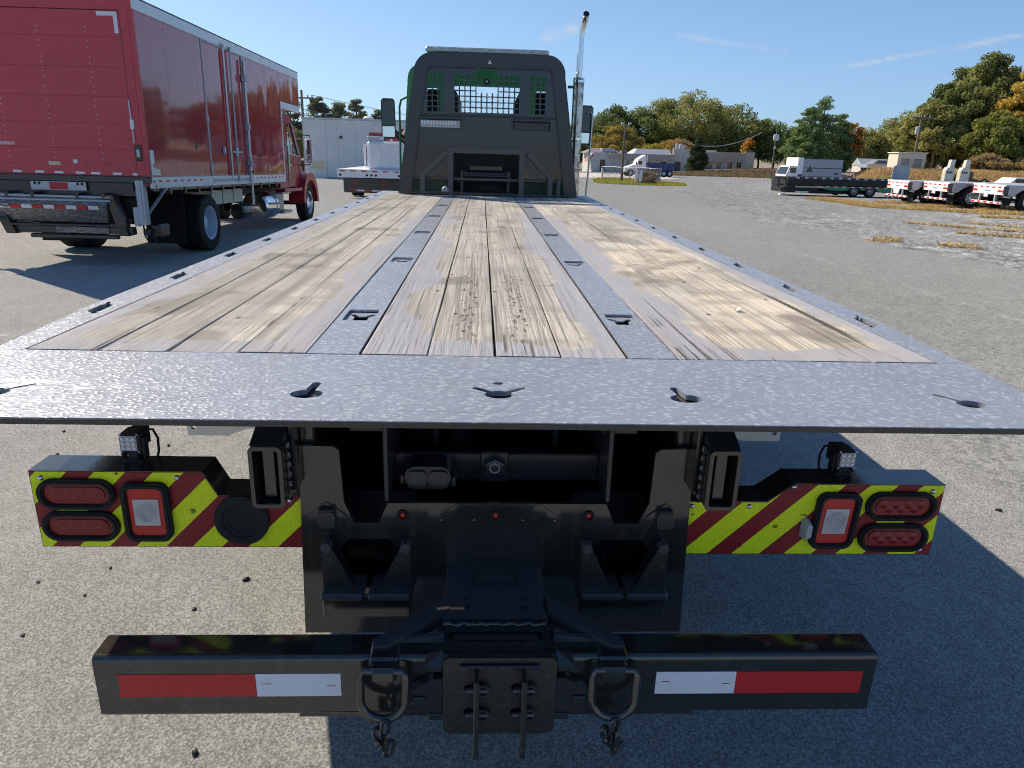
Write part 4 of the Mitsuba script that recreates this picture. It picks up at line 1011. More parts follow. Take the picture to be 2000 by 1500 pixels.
    add('hydraulic_ram', [cyl((-1.0, .05, .70), (-1.0, -.05, .98), .035, 10), cyl((-1.7, .05, .70), (-1.7, -.05, .98), .035, 10)], 'black_worn', lg, smooth=40)
    add('under_frame', [rb(-2.2, -.3, .12, .3, .70, .96, .01), rb(-2.15, -.35, -.01, .05, .60, .68, .01)], 'black_matte', lg)
    for x in (-1.9, -1.55, -.95, -.6): add('hinge_lug', rb(x - .025, x + .025, -.16, -.03, .86, 1.02, .006), 'black_worn', lg)
    add('safety_chain', tube([(-2.2, -.12, 1.0), (-2.05, -.2, .86), (-1.9, -.2, .82), (-1.75, -.18, .88), (-1.66, -.1, .98)], .010, 6), 'rust_steel', lg)
    add('lower_step', [rb(-1.7, -.5, -.10, -.02, .40, .455, .01)], 'black_worn', lg)
    add('cable', [tube([(-.16, -.03, .62), (-.14, -.05, .45), (-.10, -.04, .36), (-.06, .0, .45)], .012, 6), tube([(-.06, .02, .5), (-.03, .0, .38), (.0, .05, .34)], .012, 6)], 'black_matte', lg)
    # chassis
    add('chassis_rail', [rb(-.85, -.77, .1, 8.9, .78, 1.05), rb(-W + .77, -W + .85, .1, 8.9, .78, 1.05), rb(-W + .03, -.03, .1, 6.1, 1.05, 1.118, .004)], 'black_satin', bt)
    add('cross_member', [rb(-W + .05, -.02, .6 + q * .5, .66 + q * .5, 1.0, 1.09, .004) for q in range(11)], 'black_satin', bt)
    add('mud_flap', [rb(-.74, -.12, 1.22, 1.235, .22, 1.04, .003), rb(-W + .12, -W + .74, 1.22, 1.235, .22, 1.04, .003)], 'mudflap', bt)
    add('aluminium_panel', [rb(-.30, -.28, 2.75 + .52 * q, 3.22 + .52 * q, .74, 1.02, .004) for q in range(3)], 'offwhite', bt)
    add('air_tank', spin([(0, -.28), (.12, -.27), (.15, -.22), (.15, .22), (.12, .27), (0, .28)], 'y', (-.30, 4.20, .56), 24), 'black_satin', bt, smooth=40)
    add('fuel_tank', spin([(0, -.42), (.24, -.41), (.28, -.37), (.28, .37), (.24, .41), (0, .42)], 'y', (-.36, 5.55, .60), 32), 'chrome', bt, smooth=40)
    add('tank_strap', [spin([(.281, y - .025), (.288, y - .025), (.288, y + .025), (.281, y + .025)], 'y', (-.36, 5.55, .60), 32) for y in (.2, .42)], 'galv', bt, smooth=30)
    add('step', [rb(-.28, -.04, 6.1, 6.75, .40, .46), rb(-.28, -.06, 6.1, 6.75, .82, .86), rb(-.30, -.28, 6.1, 6.9, .40, .86)], 'rim_grey', bt)
    for s, x in ((1, -.17), (-1, -W + .17)): wheel(bt, (x, 2.05, .49), .455, .235, .275, s, dual=True, mat='rim_steel')
    for s, x in ((1, -.20), (-1, -W + .20)): wheel(bt, (x, 8.42, .545), .455, .25, .275, s, mat='chrome', spokes=10)
    add('axle', [cyl((-W + .2, 2.05, .5), (-.2, 2.05, .5), .07), cyl((-W + .2, 8.42, .53), (-.2, 8.42, .53), .05)], 'black_matte', bt)
    # cab
    cb2 = thing_part(bt, 'cab')
    cx0, cx1 = -W + .14, -.14
    prof = [(6.28, .95), (6.28, 2.35), (6.5, 2.52), (7.1, 2.55), (7.35, 2.5), (8.02, 1.72), (8.0, .95)]
    win = Polygon([(6.95, 1.72), (6.95, 2.33), (7.36, 2.33), (7.86, 1.66)])
    sp = Polygon(prof)
    sd = sp.difference(sp.buffer(-.10).intersection(win.buffer(.0))).difference(win)
    add('shell', [ext_x(sd, cx1 - .05, cx1), ext_x(sd, cx0, cx0 + .05), flat(cx0, cx1, 6.28, 6.33, .95, 2.35), hull([(cx0, 6.28, 2.35), (cx1, 6.28, 2.35), (cx0 + .02, 6.5, 2.53), (cx1 - .02, 6.5, 2.53), (cx0 + .02, 7.1, 2.56), (cx1 - .02, 7.1, 2.56), (cx0 + .02, 7.35, 2.5), (cx1 - .02, 7.35, 2.5), (cx0, 7.3, 2.42), (cx1, 7.3, 2.42), (cx0, 6.33, 2.33), (cx1, 6.33, 2.33)]), flat(cx0, cx1, 6.3, 8.0, .95, 1.0)], 'red_paint_gloss', cb2, label='glossy red cab shell')
    add('window', flat(cx1 - .03, cx1 - .025, 6.96, 7.85, 1.68, 2.34), 'glass', cb2)
    add('windscreen', trimesh.Trimesh([(cx0 + .06, 7.36, 2.46), (cx1 - .06, 7.36, 2.46), (cx1 - .06, 8.0, 1.72), (cx0 + .06, 8.0, 1.72)], [[0, 1, 2], [0, 2, 3]], process=False), 'glass_dark', cb2)
    add('seat', [rb(cx1 - .75, cx1 - .25, 6.5, 6.7, 1.4, 2.1, .06), rb(cx0 + .25, cx0 + .75, 6.5, 6.7, 1.4, 2.1, .06)], 'black_matte', cb2)
    add('door_edge', [rb(cx1 - .002, cx1 + .006, 6.93, 6.95, .98, 2.34, .002), rb(cx1 - .002, cx1 + .006, 7.82, 7.84, 1.0, 1.66, .002)], 'black_matte', cb2)
    add('door_handle', rb(cx1, cx1 + .03, 7.0, 7.14, 1.42, 1.46, .008), 'chrome', cb2)
    add('grab_bar', tube([(cx1 + .01, 6.85, 1.1), (cx1 + .05, 6.85, 1.13), (cx1 + .05, 6.85, 1.85), (cx1 + .01, 6.85, 1.9)], .014, 8), 'chrome', cb2, smooth=40)
    add('window_trim', tube([(cx1 + .006, 6.95, 1.70), (cx1 + .006, 7.86, 1.64), (cx1 + .006, 7.37, 2.34)], .016, 6), 'alu_white', cb2)
    add('roof_visor', hull([(cx0 + .1, 7.3, 2.5), (cx1 - .1, 7.3, 2.5), (cx0 + .1, 7.52, 2.36), (cx1 - .1, 7.52, 2.36), (cx0 + .1, 7.3, 2.44), (cx1 - .1, 7.3, 2.44)]), 'black_satin', cb2)
    hd = hull([(cx0 + .15, 7.95, 1.0), (cx1 - .15, 7.95, 1.0), (cx0 + .12, 7.95, 1.68), (cx1 - .12, 7.95, 1.68), (cx0 + .3, 9.2, 1.38), (cx1 - .3, 9.2, 1.38), (cx0 + .25, 9.35, .75), (cx1 - .25, 9.35, .75)])
    add('hood', hd, 'red_paint_gloss', bt)
    for s, xo in ((1, 0), (-1, -W)):
        pf = Polygon([(7.75, .55)] + [(8.42 + .70 * math.cos(math.radians(a)), .60 + .68 * math.sin(math.radians(a))) for a in np.linspace(178, 2, 16)] + [(9.15, .55), (8.97, .55)] + [(8.42 + .55 * math.cos(math.radians(a)), .56 + .53 * math.sin(math.radians(a))) for a in np.linspace(2, 178, 16)])
        add('fender', ext_x(pf, *sorted((xo - s * .02, xo - s * .40))), 'red_paint_gloss', bt, smooth=25)
        add('wheel_arch', ext_x(Polygon([(8.42 + .55 * math.cos(math.radians(a)), .56 + .53 * math.sin(math.radians(a))) for a in np.linspace(0, 180, 16)]), *sorted((xo - s * .36, xo - s * .40))), 'black_matte', bt)
        k = thing_part(bt, 'mirror')
        add('housing', rb(*sorted((xo + s * .0, xo + s * .20)), 7.92, 8.0, 1.50, 2.06, .03), 'white_paint', k)
        add('glass', rb(*sorted((xo + s * .03, xo + s * .175)), 7.912, 7.9195, 1.58, 2.02, .004), 'mirror', k)
        add('arm', tube([(xo - s * .14, 7.75, 2.13), (xo + s * .12, 7.95, 2.13), (xo + s * .12, 7.97, 2.07)] if s > 0 else [(xo + .14, 7.75, 2.13), (xo - .12, 7.95, 2.13), (xo - .12, 7.97, 2.07)], .012, 8), 'black_satin', k)
        add('arm', tube([(xo - s * .14, 7.85, 1.44), (xo + s * .1, 7.95, 1.46), (xo + s * .1, 7.96, 1.5)], .012, 8), 'black_satin', k)
    add('running_board', [rb(-.25, -.02, 6.2, 7.6, .86, .93, .01)], 'red_paint_gloss', bt)

# ---------------------------------------------------------------- grey metal building on the left
gb = thing('metal_building', 'long plain grey metal building beyond the box truck', 'building')
GY, GX0, GX1, GZ = 55.0, -13.3, 2.0, -.65
k = thing_part(gb, 'wall')
nx = 12
xw = np.linspace(GX0, GX1, nx + 1)
xw[1] = -11.62
for i in range(nx): add('panel', rb(xw[i] + .006, xw[i + 1] - .006, GY, GY + .06, GZ - .3, 3.55, .004), 'metal_wall', k)
add('panel', flat(GX0, GX0 + .06, GY + .07, GY + 30, GZ - .3, 3.55), 'metal_wall', k)
add('panel', flat(GX1 - .06, GX1, GY + .07, GY + 30, GZ - .3, 3.55), 'metal_wall', k)
add('panel', flat(GX0, GX1, GY + 29.9, GY + 30, GZ - .3, 3.55), 'metal_wall', k)
add('coping', rb(GX0 - .06, GX1 + .06, GY - .05, GY + .12, 3.55, 3.68, .01), 'sheet_metal', gb)
add('roof', flat(GX0, GX1, GY + .1, GY + 30, 3.45, 3.52), 'roof_grey', gb)
add('roof_vent', spin([(0, .32), (.25, .28), (.42, .16), (.45, 0), (.45, -.2)], 'z', (-8.9, GY + 3, 3.7), 20), 'white_paint', gb, smooth=40)
add('plinth', rb(GX0 + .01, GX1 - .01, GY - .03, GY - .001, GZ - .3, GZ + .12), 'roof_grey', gb)
k = add('loading_door', rb(-12.9, -11.75, GY - .05, GY - .001, .05, .62, .01), 'beige_sticker', gb)
add('door_frame', [rb(-12.98, -12.9, GY - .07, GY - .001, -.6, .7), rb(-11.75, -11.67, GY - .07, GY - .001, -.6, .7), rb(-12.9, -11.75, GY - .06, GY - .001, .62, .70), rb(-12.9, -11.75, GY - .045, GY - .001, -.6, .045)], 'metal_wall', gb)
add('wall_lamp', [rb(-10.62, -10.42, GY - .15, GY - .001, 2.25, 2.45, .03), rb(-6.0, -5.8, GY - .15, GY - .001, 1.25, 1.5, .03)], 'black_satin', gb)
add('downpipe', cyl((-5.4, GY - .06, GZ), (-5.4, GY - .06, 3.5), .05, 8), 'metal_wall', gb)

# ---------------------------------------------------------------- small flatbed truck with a pale tank
fb = thing('flatbed_truck', 'white edged flatbed truck carrying a pale boxy tank behind the tow truck mirror', 'truck')
with frame(move(-4.5, 28.5, gh(-4.5, 28.5), -1.5)):
    dk = thing_part(fb, 'deck')
    add('bed', rb(-1.28, 1.28, 0, 6.2, .98, 1.12, .01), 'alu_white', dk)
    add('rear_sill', [rb(-1.3, 1.3, -.05, 0, .80, 1.12, .01)], 'alu_white', dk)
    for q in range(6): add('red_tape', flat(-1.2 + .43 * q, -.98 + .43 * q, -.053, -.049, 1.03, 1.08), 'tape_red', dk)
    add('lamp_hole', [spin([(0, -.004), (.05, 0)], 'y', (x, -.051, .90), 12) for x in (-1.18, -.12, .06, .24, 1.16)], 'black_matte', dk)
    add('rear_skirt', rb(-1.08, 1.2, .0, .1, .22, .80, .03), 'black_satin', fb)
    for x in (-.62, .55): add('tail_light', spin([(.05, -.01), (.075, -.012), (.08, 0)], 'y', (x, -.0, .62), 18), 'lens_red_bright', fb)
    for q in range(5): add('bumper_tape', flat(-.85 + .3 * q, -.55 + .3 * q, -.012, -.001, .28, .34), 'tape_red' if q % 2 == 0 else 'tape_white', fb)
    tk = thing_part(fb, 'tank')
    add('body', [rb(-.16, 1.28, .30, 1.7, 1.122, 2.22, .09)], 'alu_white', tk)
    add('rib', [rb(-.05 + .34 * q, .07 + .34 * q, .27, .31, 1.2, 2.12, .015) for q in range(4)], 'alu_white', tk)
    add('top_lip', [rb(-.14, .36, .36, 1.5, 2.22, 2.40, .04)], 'galv', tk)
    add('handle', tube([(-.16, .5, 1.2), (-.28, .5, 1.22), (-.28, .5, 2.05), (-.16, .5, 2.08)], .03, 8), 'alu_white', tk, smooth=40)
    cabf = thing_part(fb, 'cab')
    add('shell', [hull([(-.95, 4.6, .7), (.98, 4.6, .7), (-.95, 6.1, .7), (.98, 6.1, .7), (-.95, 4.6, 1.9), (.98, 4.6, 1.9), (-.8, 4.65, 2.62), (.84, 4.65, 2.62), (-.8, 5.6, 2.62), (.84, 5.6, 2.62), (-.95, 6.1, 1.8), (.98, 6.1, 1.8)])], 'red_paint_gloss', cabf)
    add('window', rb(-.6, .66, 4.585, 4.61, 2.0, 2.45, .01), 'glass_dark', cabf)
    add('chassis', rb(-.4, .4, .1, 6.0, .5, .97), 'black_satin', fb)
    for s in (-1, 1):
        wheel(fb, (s * .93, 1.6, .42), .42, .22, .24, s, dual=True)
        wheel(fb, (s * .93, 5.7, .42), .42, .22, .24, s)
rdm = thing('machine', 'small red machine with white arms standing on the deck beside the pale tank', 'machine')
with frame(move(-4.5, 28.5, gh(-4.5, 28.5) + 1.12, -1.5)):
    add('hood', rb(.44, 1.26, 1.85, 2.5, .02, 1.26, .06), 'red_paint_gloss', rdm)
    add('arm', [bar((.6, 1.78, 1.15), (.78, 1.78, 1.40), .07, .07), bar((1.05, 1.78, 1.35), (1.22, 1.78, 1.6), .07, .07)], 'white_paint', rdm)
    add('guard', rb(.95, 1.28, 2.0, 2.4, 1.27, 1.62, .04), 'red_paint_gloss', rdm)

# ---------------------------------------------------------------- low brown and white building
lo = thing('low_building', 'long low white building with a brown fascia beneath the trees', 'building')
with frame(move(22.6, 150, 0, 4.2)):
    # local x along the wall; ground rises from -1.7 to about -0.4
    seg = [(0, 3.4, -1.75, 2.05, 0), (3.4, 16.8, -1.6, 2.1, 1), (16.8, 23.2, -1.5, 3.2, 0), (23.2, 32.2, -1.3, 2.85, 1), (32.2, 34.2, -1.2, 2.9, 0)]
    dz = 0
    wl = thing_part(lo, 'wall')
    openings = [(1.55, 2.5, -1.5, .72), (7.0, 7.6, -.4, .72), (17.3, 18.5, -1.2, .75), (20.4, 21.6, -1.0, .8), (24.2, 25.4, -.75, 1.0), (26.3, 27.3, -.9, 1.0), (28.7, 29.7, -.7, 1.0), (30.7, 31.7, -.65, 1.0), (11.0, 12.2, -.4, .7), (14.2, 15.4, -.4, .7)]
    for x0, x1, z0, z1, b in seg:
        g = sbox(x0 + .003, z0 - 1, x1 - .003, z1)
        for o in openings: g = g.difference(sbox(o[0], o[2], o[1], o[3]))
        add('wall_panel', ext_y(g, 0, .25), 'wall_white', wl)
        if b: add('fascia', rb(x0 + .05, x1 - .05, -.55, -.003, .95, z1 - .05, .02), 'fascia', lo)
        else: add('coping', rb(x0 - .02, x1 + .02, -.06, .3, z1, z1 + .08, .01), 'wall_white', lo)
    add('side_wall', [flat(-.25, -.003, .0, 9, -2.5, 2.0), flat(34.203, 34.4, .0, 9, -2, 2.9), flat(0, 34.2, 8.9, 9.1, -2, 2.0)], 'wall_white', wl)
    for i, o in enumerate(openings):
        dn = o[3] - o[2] > 1.9
        w_ = add('door' if dn else 'window', rb(o[0], o[1], .12, .16, o[2], o[3], .004), 'door_brown' if dn else 'glass_dark', lo)
        if not dn:
            add('frame', [rb(o[0], o[1], .06, .12, o[3] - .07, o[3]), rb((o[0] + o[1]) / 2 - .03, (o[0] + o[1]) / 2 + .03, .06, .12, o[2], o[3] - .07)], 'wall_white', w_)
        else: add('frame', [rb(o[0] - .06, o[0], -.03, .1, o[2], o[3]), rb(o[1], o[1] + .06, -.03, .1, o[2], o[3])], 'door_brown', w_)
    add('roof', flat(0, 34.2, .26, 8.9, 1.85, 1.95), 'roof_grey', lo)
    rg = add('gable_roof', hull([(-1.2, 2, 2.0), (6.5, 2, 2.0), (-1.2, 8.5, 2.0), (6.5, 8.5, 2.0), (.6, 5, 3.0), (5.2, 5, 3.0)]), 'roof_grey', lo)
    add('awning', hull([(-1.5, -.3, .35), (-1.4, -.3, .45), (-.1, -.3, 1.9), (-.1, -.3, 1.5), (-1.5, 2, .35), (-.1, 2, 1.9), (-.1, 2, 1.5)]), 'red_awning', lo)
    add('awning_edge', hull([(-1.62, -.36, .35), (-1.45, -.36, .25), (-.05, -.36, 2.0), (-.15, -.36, 2.15), (-1.62, -.30, .35), (-1.45, -.30, .25), (-.05, -.30, 2.0), (-.15, -.30, 2.15)]), 'white_paint', lo)
    add('roof_unit', [rb(2.4, 5.2, 3, 4.6, 1.96, 2.95, .05)], 'galv', lo)
    add('roof_unit', [rb(6.2, 7.5, 1.5, 3, 1.96, 2.7, .05)], 'roof_grey', lo)
    add('roof_unit', hull([(8.5, 1, 1.96), (17.0, 1, 1.96), (10, 3, 3.1), (16.8, 3, 3.1), (10, 6, 3.1), (16.8, 6, 3.1), (8.5, 7, 1.96), (17, 7, 1.96)]), 'sheet_metal', lo)
    add('roof_unit', [rb(18.3, 18.9, 3, 3.6, 1.96, 4.4, .03), rb(19.2, 20.3, 3, 4, 1.96, 4.2, .05)], 'galv', lo)
    add('roof_unit', [rb(23.4, 26.8, 2, 4, 1.96, 3.25, .05)], 'sheet_metal', lo)
    add('roof_mast', cyl((16.9, 1, 1.9), (17.0, 1, 4.6), .06, 8), 'galv', lo)

# ---------------------------------------------------------------- poles and wires
def lattice_pole(name, label, cat_, x, y, h, r, arms=(), group=None):
    k = thing(name, label, cat_, group)
    z = gh(x, y)
    add('shaft', tube([(x, y, z - .3), (x + .0, y, z + h * .5), (x, y, z + h)], [r, r * .85, r * .65], 10), 'wood_pole', k, smooth=50)
    return k, z + h


k, zt = lattice_pole('light_pole', 'wooden light pole with two floodlights on the grass island', 'light pole', 13.45, 69.6, 5.25, .13)
add('crossbar', rb(13.15, 13.9, 69.57, 69.63, zt - .12, zt - .06), 'galv', k)
for s in (-1, 1): add('floodlight', hull([(13.5 + s * .34 + a * .13, 69.5 + b * .12, zt - .05 + c) for a in (-1, 1) for b in (-1, 1) for c in (0, .2)]), 'galv', k)
k, zt = lattice_pole('utility_pole', 'utility pole with crossarm and transformer left of the right-hand trees', 'utility pole', 48.1, 80.0, 6.1, .17)
add('crossarm', rb(47.0, 49.2, 79.9, 80.1, zt - .55, zt - .40), 'wood_pole', k)
add('insulator', [cyl((x, 80, zt - .4), (x, 80, zt - .2), .06, 8) for x in (47.2, 47.8, 48.4, 49.0)], 'galv', k)
add('transformer', spin([(0, -.4), (.22, -.4), (.22, .38), (.1, .45), (0, .45)], 'z', (47.75, 79.8, zt - 1.8), 14), 'galv', k, smooth=40)
k, zt = lattice_pole('utility_pole', 'tall thin utility pole with crossarm beside the box truck attic', 'utility pole', -16.75, 70, 7.35, .16)
add('crossarm', rb(-17.3, -15.7, 69.9, 70.1, zt - .75, zt - .62), 'wood_pole', k)
add('insulator', [cyl((x, 70, zt - .62), (x, 70, zt - .40), .07, 8) for x in (-17.2, -16.2, -15.8)], 'galv', k)
def sag(p0, p1, d, n=24): return [tuple(np.array(p0) * (1 - t) + np.array(p1) * t - np.array([0, 0, d * 4 * t * (1 - t)])) for t in np.linspace(0, 1, n)]
for i, (x, zz) in enumerate(((-15.8, zt - .42), (-17.0, zt - 1.6))):
    tag(add('overhead_wire', tube(sag((x, 70, zz), (22, 105, 4.6 - i * .9), 1.2), .022, 4), 'wire'), ('upper' if i == 0 else 'lower') + ' thin overhead wire running from the left utility pole', 'wire', None)
tag(add('overhead_wire', tube(sag((39.4, 149, 5.0), (56.5, 149, 6.9), 1.9), .09, 5), 'galv'), 'sagging pale cable strung before the dark trees above the low building', 'wire')
k, zt = lattice_pole('floodlight_mast', 'grey mast with a round lamp head in front of the pine group', 'light pole', 48.0, 120, 8.2, .12)
add('lamp_head', [spin([(0, .55), (.4, .45), (.5, 0), (.4, -.45), (0, -.55)], 'z', (47.95, 119.8, zt - 1.7), 16), spin([(0, .25), (.25, 0), (0, -.25)], 'z', (47.95, 119.8, zt - 3.3), 12)], 'sheet_metal', k, smooth=50)
k, zt = lattice_pole('utility_pole', 'short slanting pole close behind the cream shed', 'utility pole', 51.5, 82, 3.8, .16)

# ---------------------------------------------------------------- grass island, fence, sign posts, dump truck
def blades(n, area, hmin, hmax, w, c0, c1, seed, lean=.5, z=None):
    r = np.random.default_rng(seed)
    minx, miny, maxx, maxy = area.bounds
    import shapely
    pts = np.empty((0, 2))
    while len(pts) < n:
        q = r.uniform((minx, miny), (maxx, maxy), (n * 2, 2))
        q = q[shapely.contains_xy(area, q[:, 0], q[:, 1])]
        pts = np.vstack([pts, q])
    pts = pts[:n]
    h = r.uniform(hmin, hmax, n)
    a = r.uniform(0, 2 * np.pi, n)
    d = np.stack([np.cos(a), np.sin(a), 0 * a], 1)
    l = np.stack([r.normal(0, lean, n), r.normal(0, lean, n), np.ones(n)], 1) * h[:, None]
    b = np.column_stack([pts, gz(pts[:, 0], pts[:, 1]) + (z if z is not None else 0)])
    v = np.stack([b - d * w / 2, b + d * w / 2, b + l], 1).reshape(-1, 3)
    c = np.array(c0) + (np.array(c1) - np.array(c0)) * r.random((n, 1))
    return trimesh.Trimesh(v, np.arange(3 * n).reshape(-1, 3), process=False), np.repeat(c, 3, 0)


isl = Polygon([(9.9, 61.2), (11.5, 59.3), (14.4, 58.6), (17.2, 60.0), (18.6, 66), (18, 76), (15.8, 84), (13.2, 82), (11.4, 74), (10.2, 66)]).buffer(1.0).buffer(-1.0)
def draped(p, h0, h1, n=0):
    m = ext_z(p.segmentize(1.0), h0, h1)
    m.vertices[:, 2] += gz(m.vertices[:, 0], m.vertices[:, 1])
    return m
scene_island = add('island_soil', draped(isl, -.1, .03), 'rust_steel' if False else 'island_soil', kind='structure')
scene['island_soil'] = pr((.13, .12, .05), .95)
m, c = blades(34000, isl, .06, .22, .05, (.26, .30, .05), (.52, .46, .12), 5)
k = add('island_grass', m, 'grass_blade', color=c)
labels[k] = {'label': 'yellow green grass on the island by the light pole', 'category': 'grass', 'kind': 'stuff'}
wst = union_all([LineString([(19.5, 40), (18.6, 32), (21.5, 29.5), (26, 28.6)]).buffer(.9), LineString([(24, 30.8), (30, 30)]).buffer(1.4), LineString([(22, 34.2), (27, 33.9)]).buffer(.8), LineString([(22, 37.2), (27, 36.8)]).buffer(.8),
                 LineString([(13.9, 22.0), (14.9, 20.1), (16.3, 18.9)]).buffer(.10), LineString([(16.4, 22.3), (17.0, 21.0)]).buffer(.12), LineString([(9.3, 15.5), (10.0, 15.75)]).buffer(.16), LineString([(10.6, 14.8), (11.0, 14.3)]).buffer(.15), LineString([(13.3, 18.3), (14.4, 17.4)]).buffer(.12),
                 LineString([(19.5, 26.2), (22, 24.6), (25, 24)]).buffer(.22)])
m, c = blades(26000, wst, .03, .17, .05, (.44, .31, .12), (.60, .46, .22), 8, lean=1.3)
k = add('dry_grass', m, 'grass_blade', color=c)
labels[k] = {'label': 'dry straw coloured grass strips on the gravel in front of the trailers', 'category': 'dry grass', 'kind': 'stuff'}
hay = Polygon([(33.5, 66), (62, 66), (70, 75), (38.5, 75)])
m, c = blades(60000, hay, .12, .42, .07, (.46, .32, .14), (.70, .54, .30), 9, lean=.7)
k = add('bank_grass', m, 'grass_blade', color=c)
labels[k] = {'label': 'tall tan dry grass covering the bank behind the trailers', 'category': 'dry grass', 'kind': 'stuff'}
m, c = blades(22000, Polygon([(30, 127), (64, 127), (64, 138), (30, 138)]), .15, .5, .12, (.17, .12, .07), (.34, .27, .17), 12, lean=.8)
k = add('brown_grass', m, 'grass_blade', color=c)
labels[k] = {'label': 'brown withered grass on the low bank before the low building', 'category': 'dry grass', 'kind': 'stuff'}

fe = thing('chain_link_fence', 'short chain link fence round the grass island beside the light pole', 'fence')
fp = [(12.6, 76.5), (15.0, 73.0), (16.6, 67.0), (14.6, 62.6), (13.2, 61.4)]
for x, y in fp: add('post', cyl((x, y, gh(x, y)), (x, y, gh(x, y) + 1.35), .035, 8), 'galv', fe)
for (a, b), (c_, d_) in zip(fp, fp[1:]):
    add('top_rail', cyl((a, b, gh(a, b) + 1.33), (c_, d_, gh(c_, d_) + 1.33), .025, 6), 'galv', fe)
    n = 26
    ws = []
    for q in range(n):
        for s in (0, 1):
            t0, t1 = q / n, min(1, (q + 4) / n)
            if s: t0, t1 = t1, t0
            ws.append(bar((a + (c_ - a) * t0, b + (d_ - b) * t0, gh(a, b) + .02), (a + (c_ - a) * t1, b + (d_ - b) * t1, gh(c_, d_) + 1.3), .012, .012))
    add('mesh', ws, 'wire', fe, kind='stuff')
add('barrier_post', rb(12.55, 12.75, 76.3, 76.5, gh(12.6, 76), gh(12.6, 76) + 1.15, .02), 'white_paint', fe)
for x, y, l in ((12.87, 60.1, 'left of the two white marker posts on the grass island'), (13.28, 60.3, 'right of the two white marker posts on the grass island')):
    z = gh(x, y)
    k = thing('marker_post', l, 'post')
    add('post', rb(x - .07, x + .07, y - .04, y + .04, z, z + 1.05, .02), 'concrete_pale', k)
    add('board', rb(x - .12, x + .12, y - .065, y - .041, z + .30, z + 1.15, .01), 'tape_white', k)
bush_r = np.random.default_rng(5)

du = thing('dump_truck', 'white cab truck with a blue dump body in front of the low building', 'dump truck')
with frame(move(21.6, 105, gh(24, 105), 6)):
    add('dump_body', hull([(2.4, .1, .85), (6.2, .1, .85), (2.2, 0, 1.9), (6.4, 0, 1.9), (2.4, 2.3, .85), (6.2, 2.3, .85), (2.2, 2.4, 1.9), (6.4, 2.4, 1.9)]), 'blue_paint', du)
    add('body_rib', [rb(2.5 + .75 * q, 2.6 + .75 * q, -.07, .06, .9, 1.85) for q in range(5)] + [rb(2.2, 6.4, -.06, .0, 1.86, 1.96)], 'blue_paint', du)
    c2 = thing_part(du, 'cab')
    add('shell', [hull([(.5, .2, .75), (2.1, .2, .75), (.7, .2, 1.75), (2.1, .2, 2.2), (1.0, .3, 2.4), (2.0, .3, 3.0), (.5, 2.2, .75), (2.1, 2.2, .75), (.7, 2.2, 1.75), (2.1, 2.2, 2.2), (1.0, 2.1, 2.4), (2.0, 2.1, 3.0)])], 'white_paint', c2)
    add('hood', hull([(-1.0, .4, .6), (.6, .3, .6), (-.95, .5, 1.2), (.7, .3, 1.7), (-1.0, 2.0, .6), (.6, 2.1, .6), (-.95, 1.9, 1.2), (.7, 2.1, 1.7)]), 'white_paint', c2)
    add('window', [rb(.95, 1.5, .17, .21, 1.65, 2.15, .02)], 'glass_dark', c2)
    add('exhaust', [cyl((2.25, .35, .8), (2.25, .35, 3.0), .07, 10)], 'chrome', c2, smooth=40)
    add('mirror', rb(.55, .65, -.1, .1, 1.6, 2.0, .02), 'black_satin', c2)
    add('frame', rb(-.8, 6.2, .8, 1.6, .5, .84), 'black_matte', du)
    with frame(trimesh.transformations.rotation_matrix(math.pi / 2, [0, 0, 1])):
        for px in (-.1, 3.9, 4.9, 5.8):
            for yy, s in ((.28, -1), (2.1, 1)): wheel(du, (yy, -px, .48), .48, .28, .27, s, n=20)

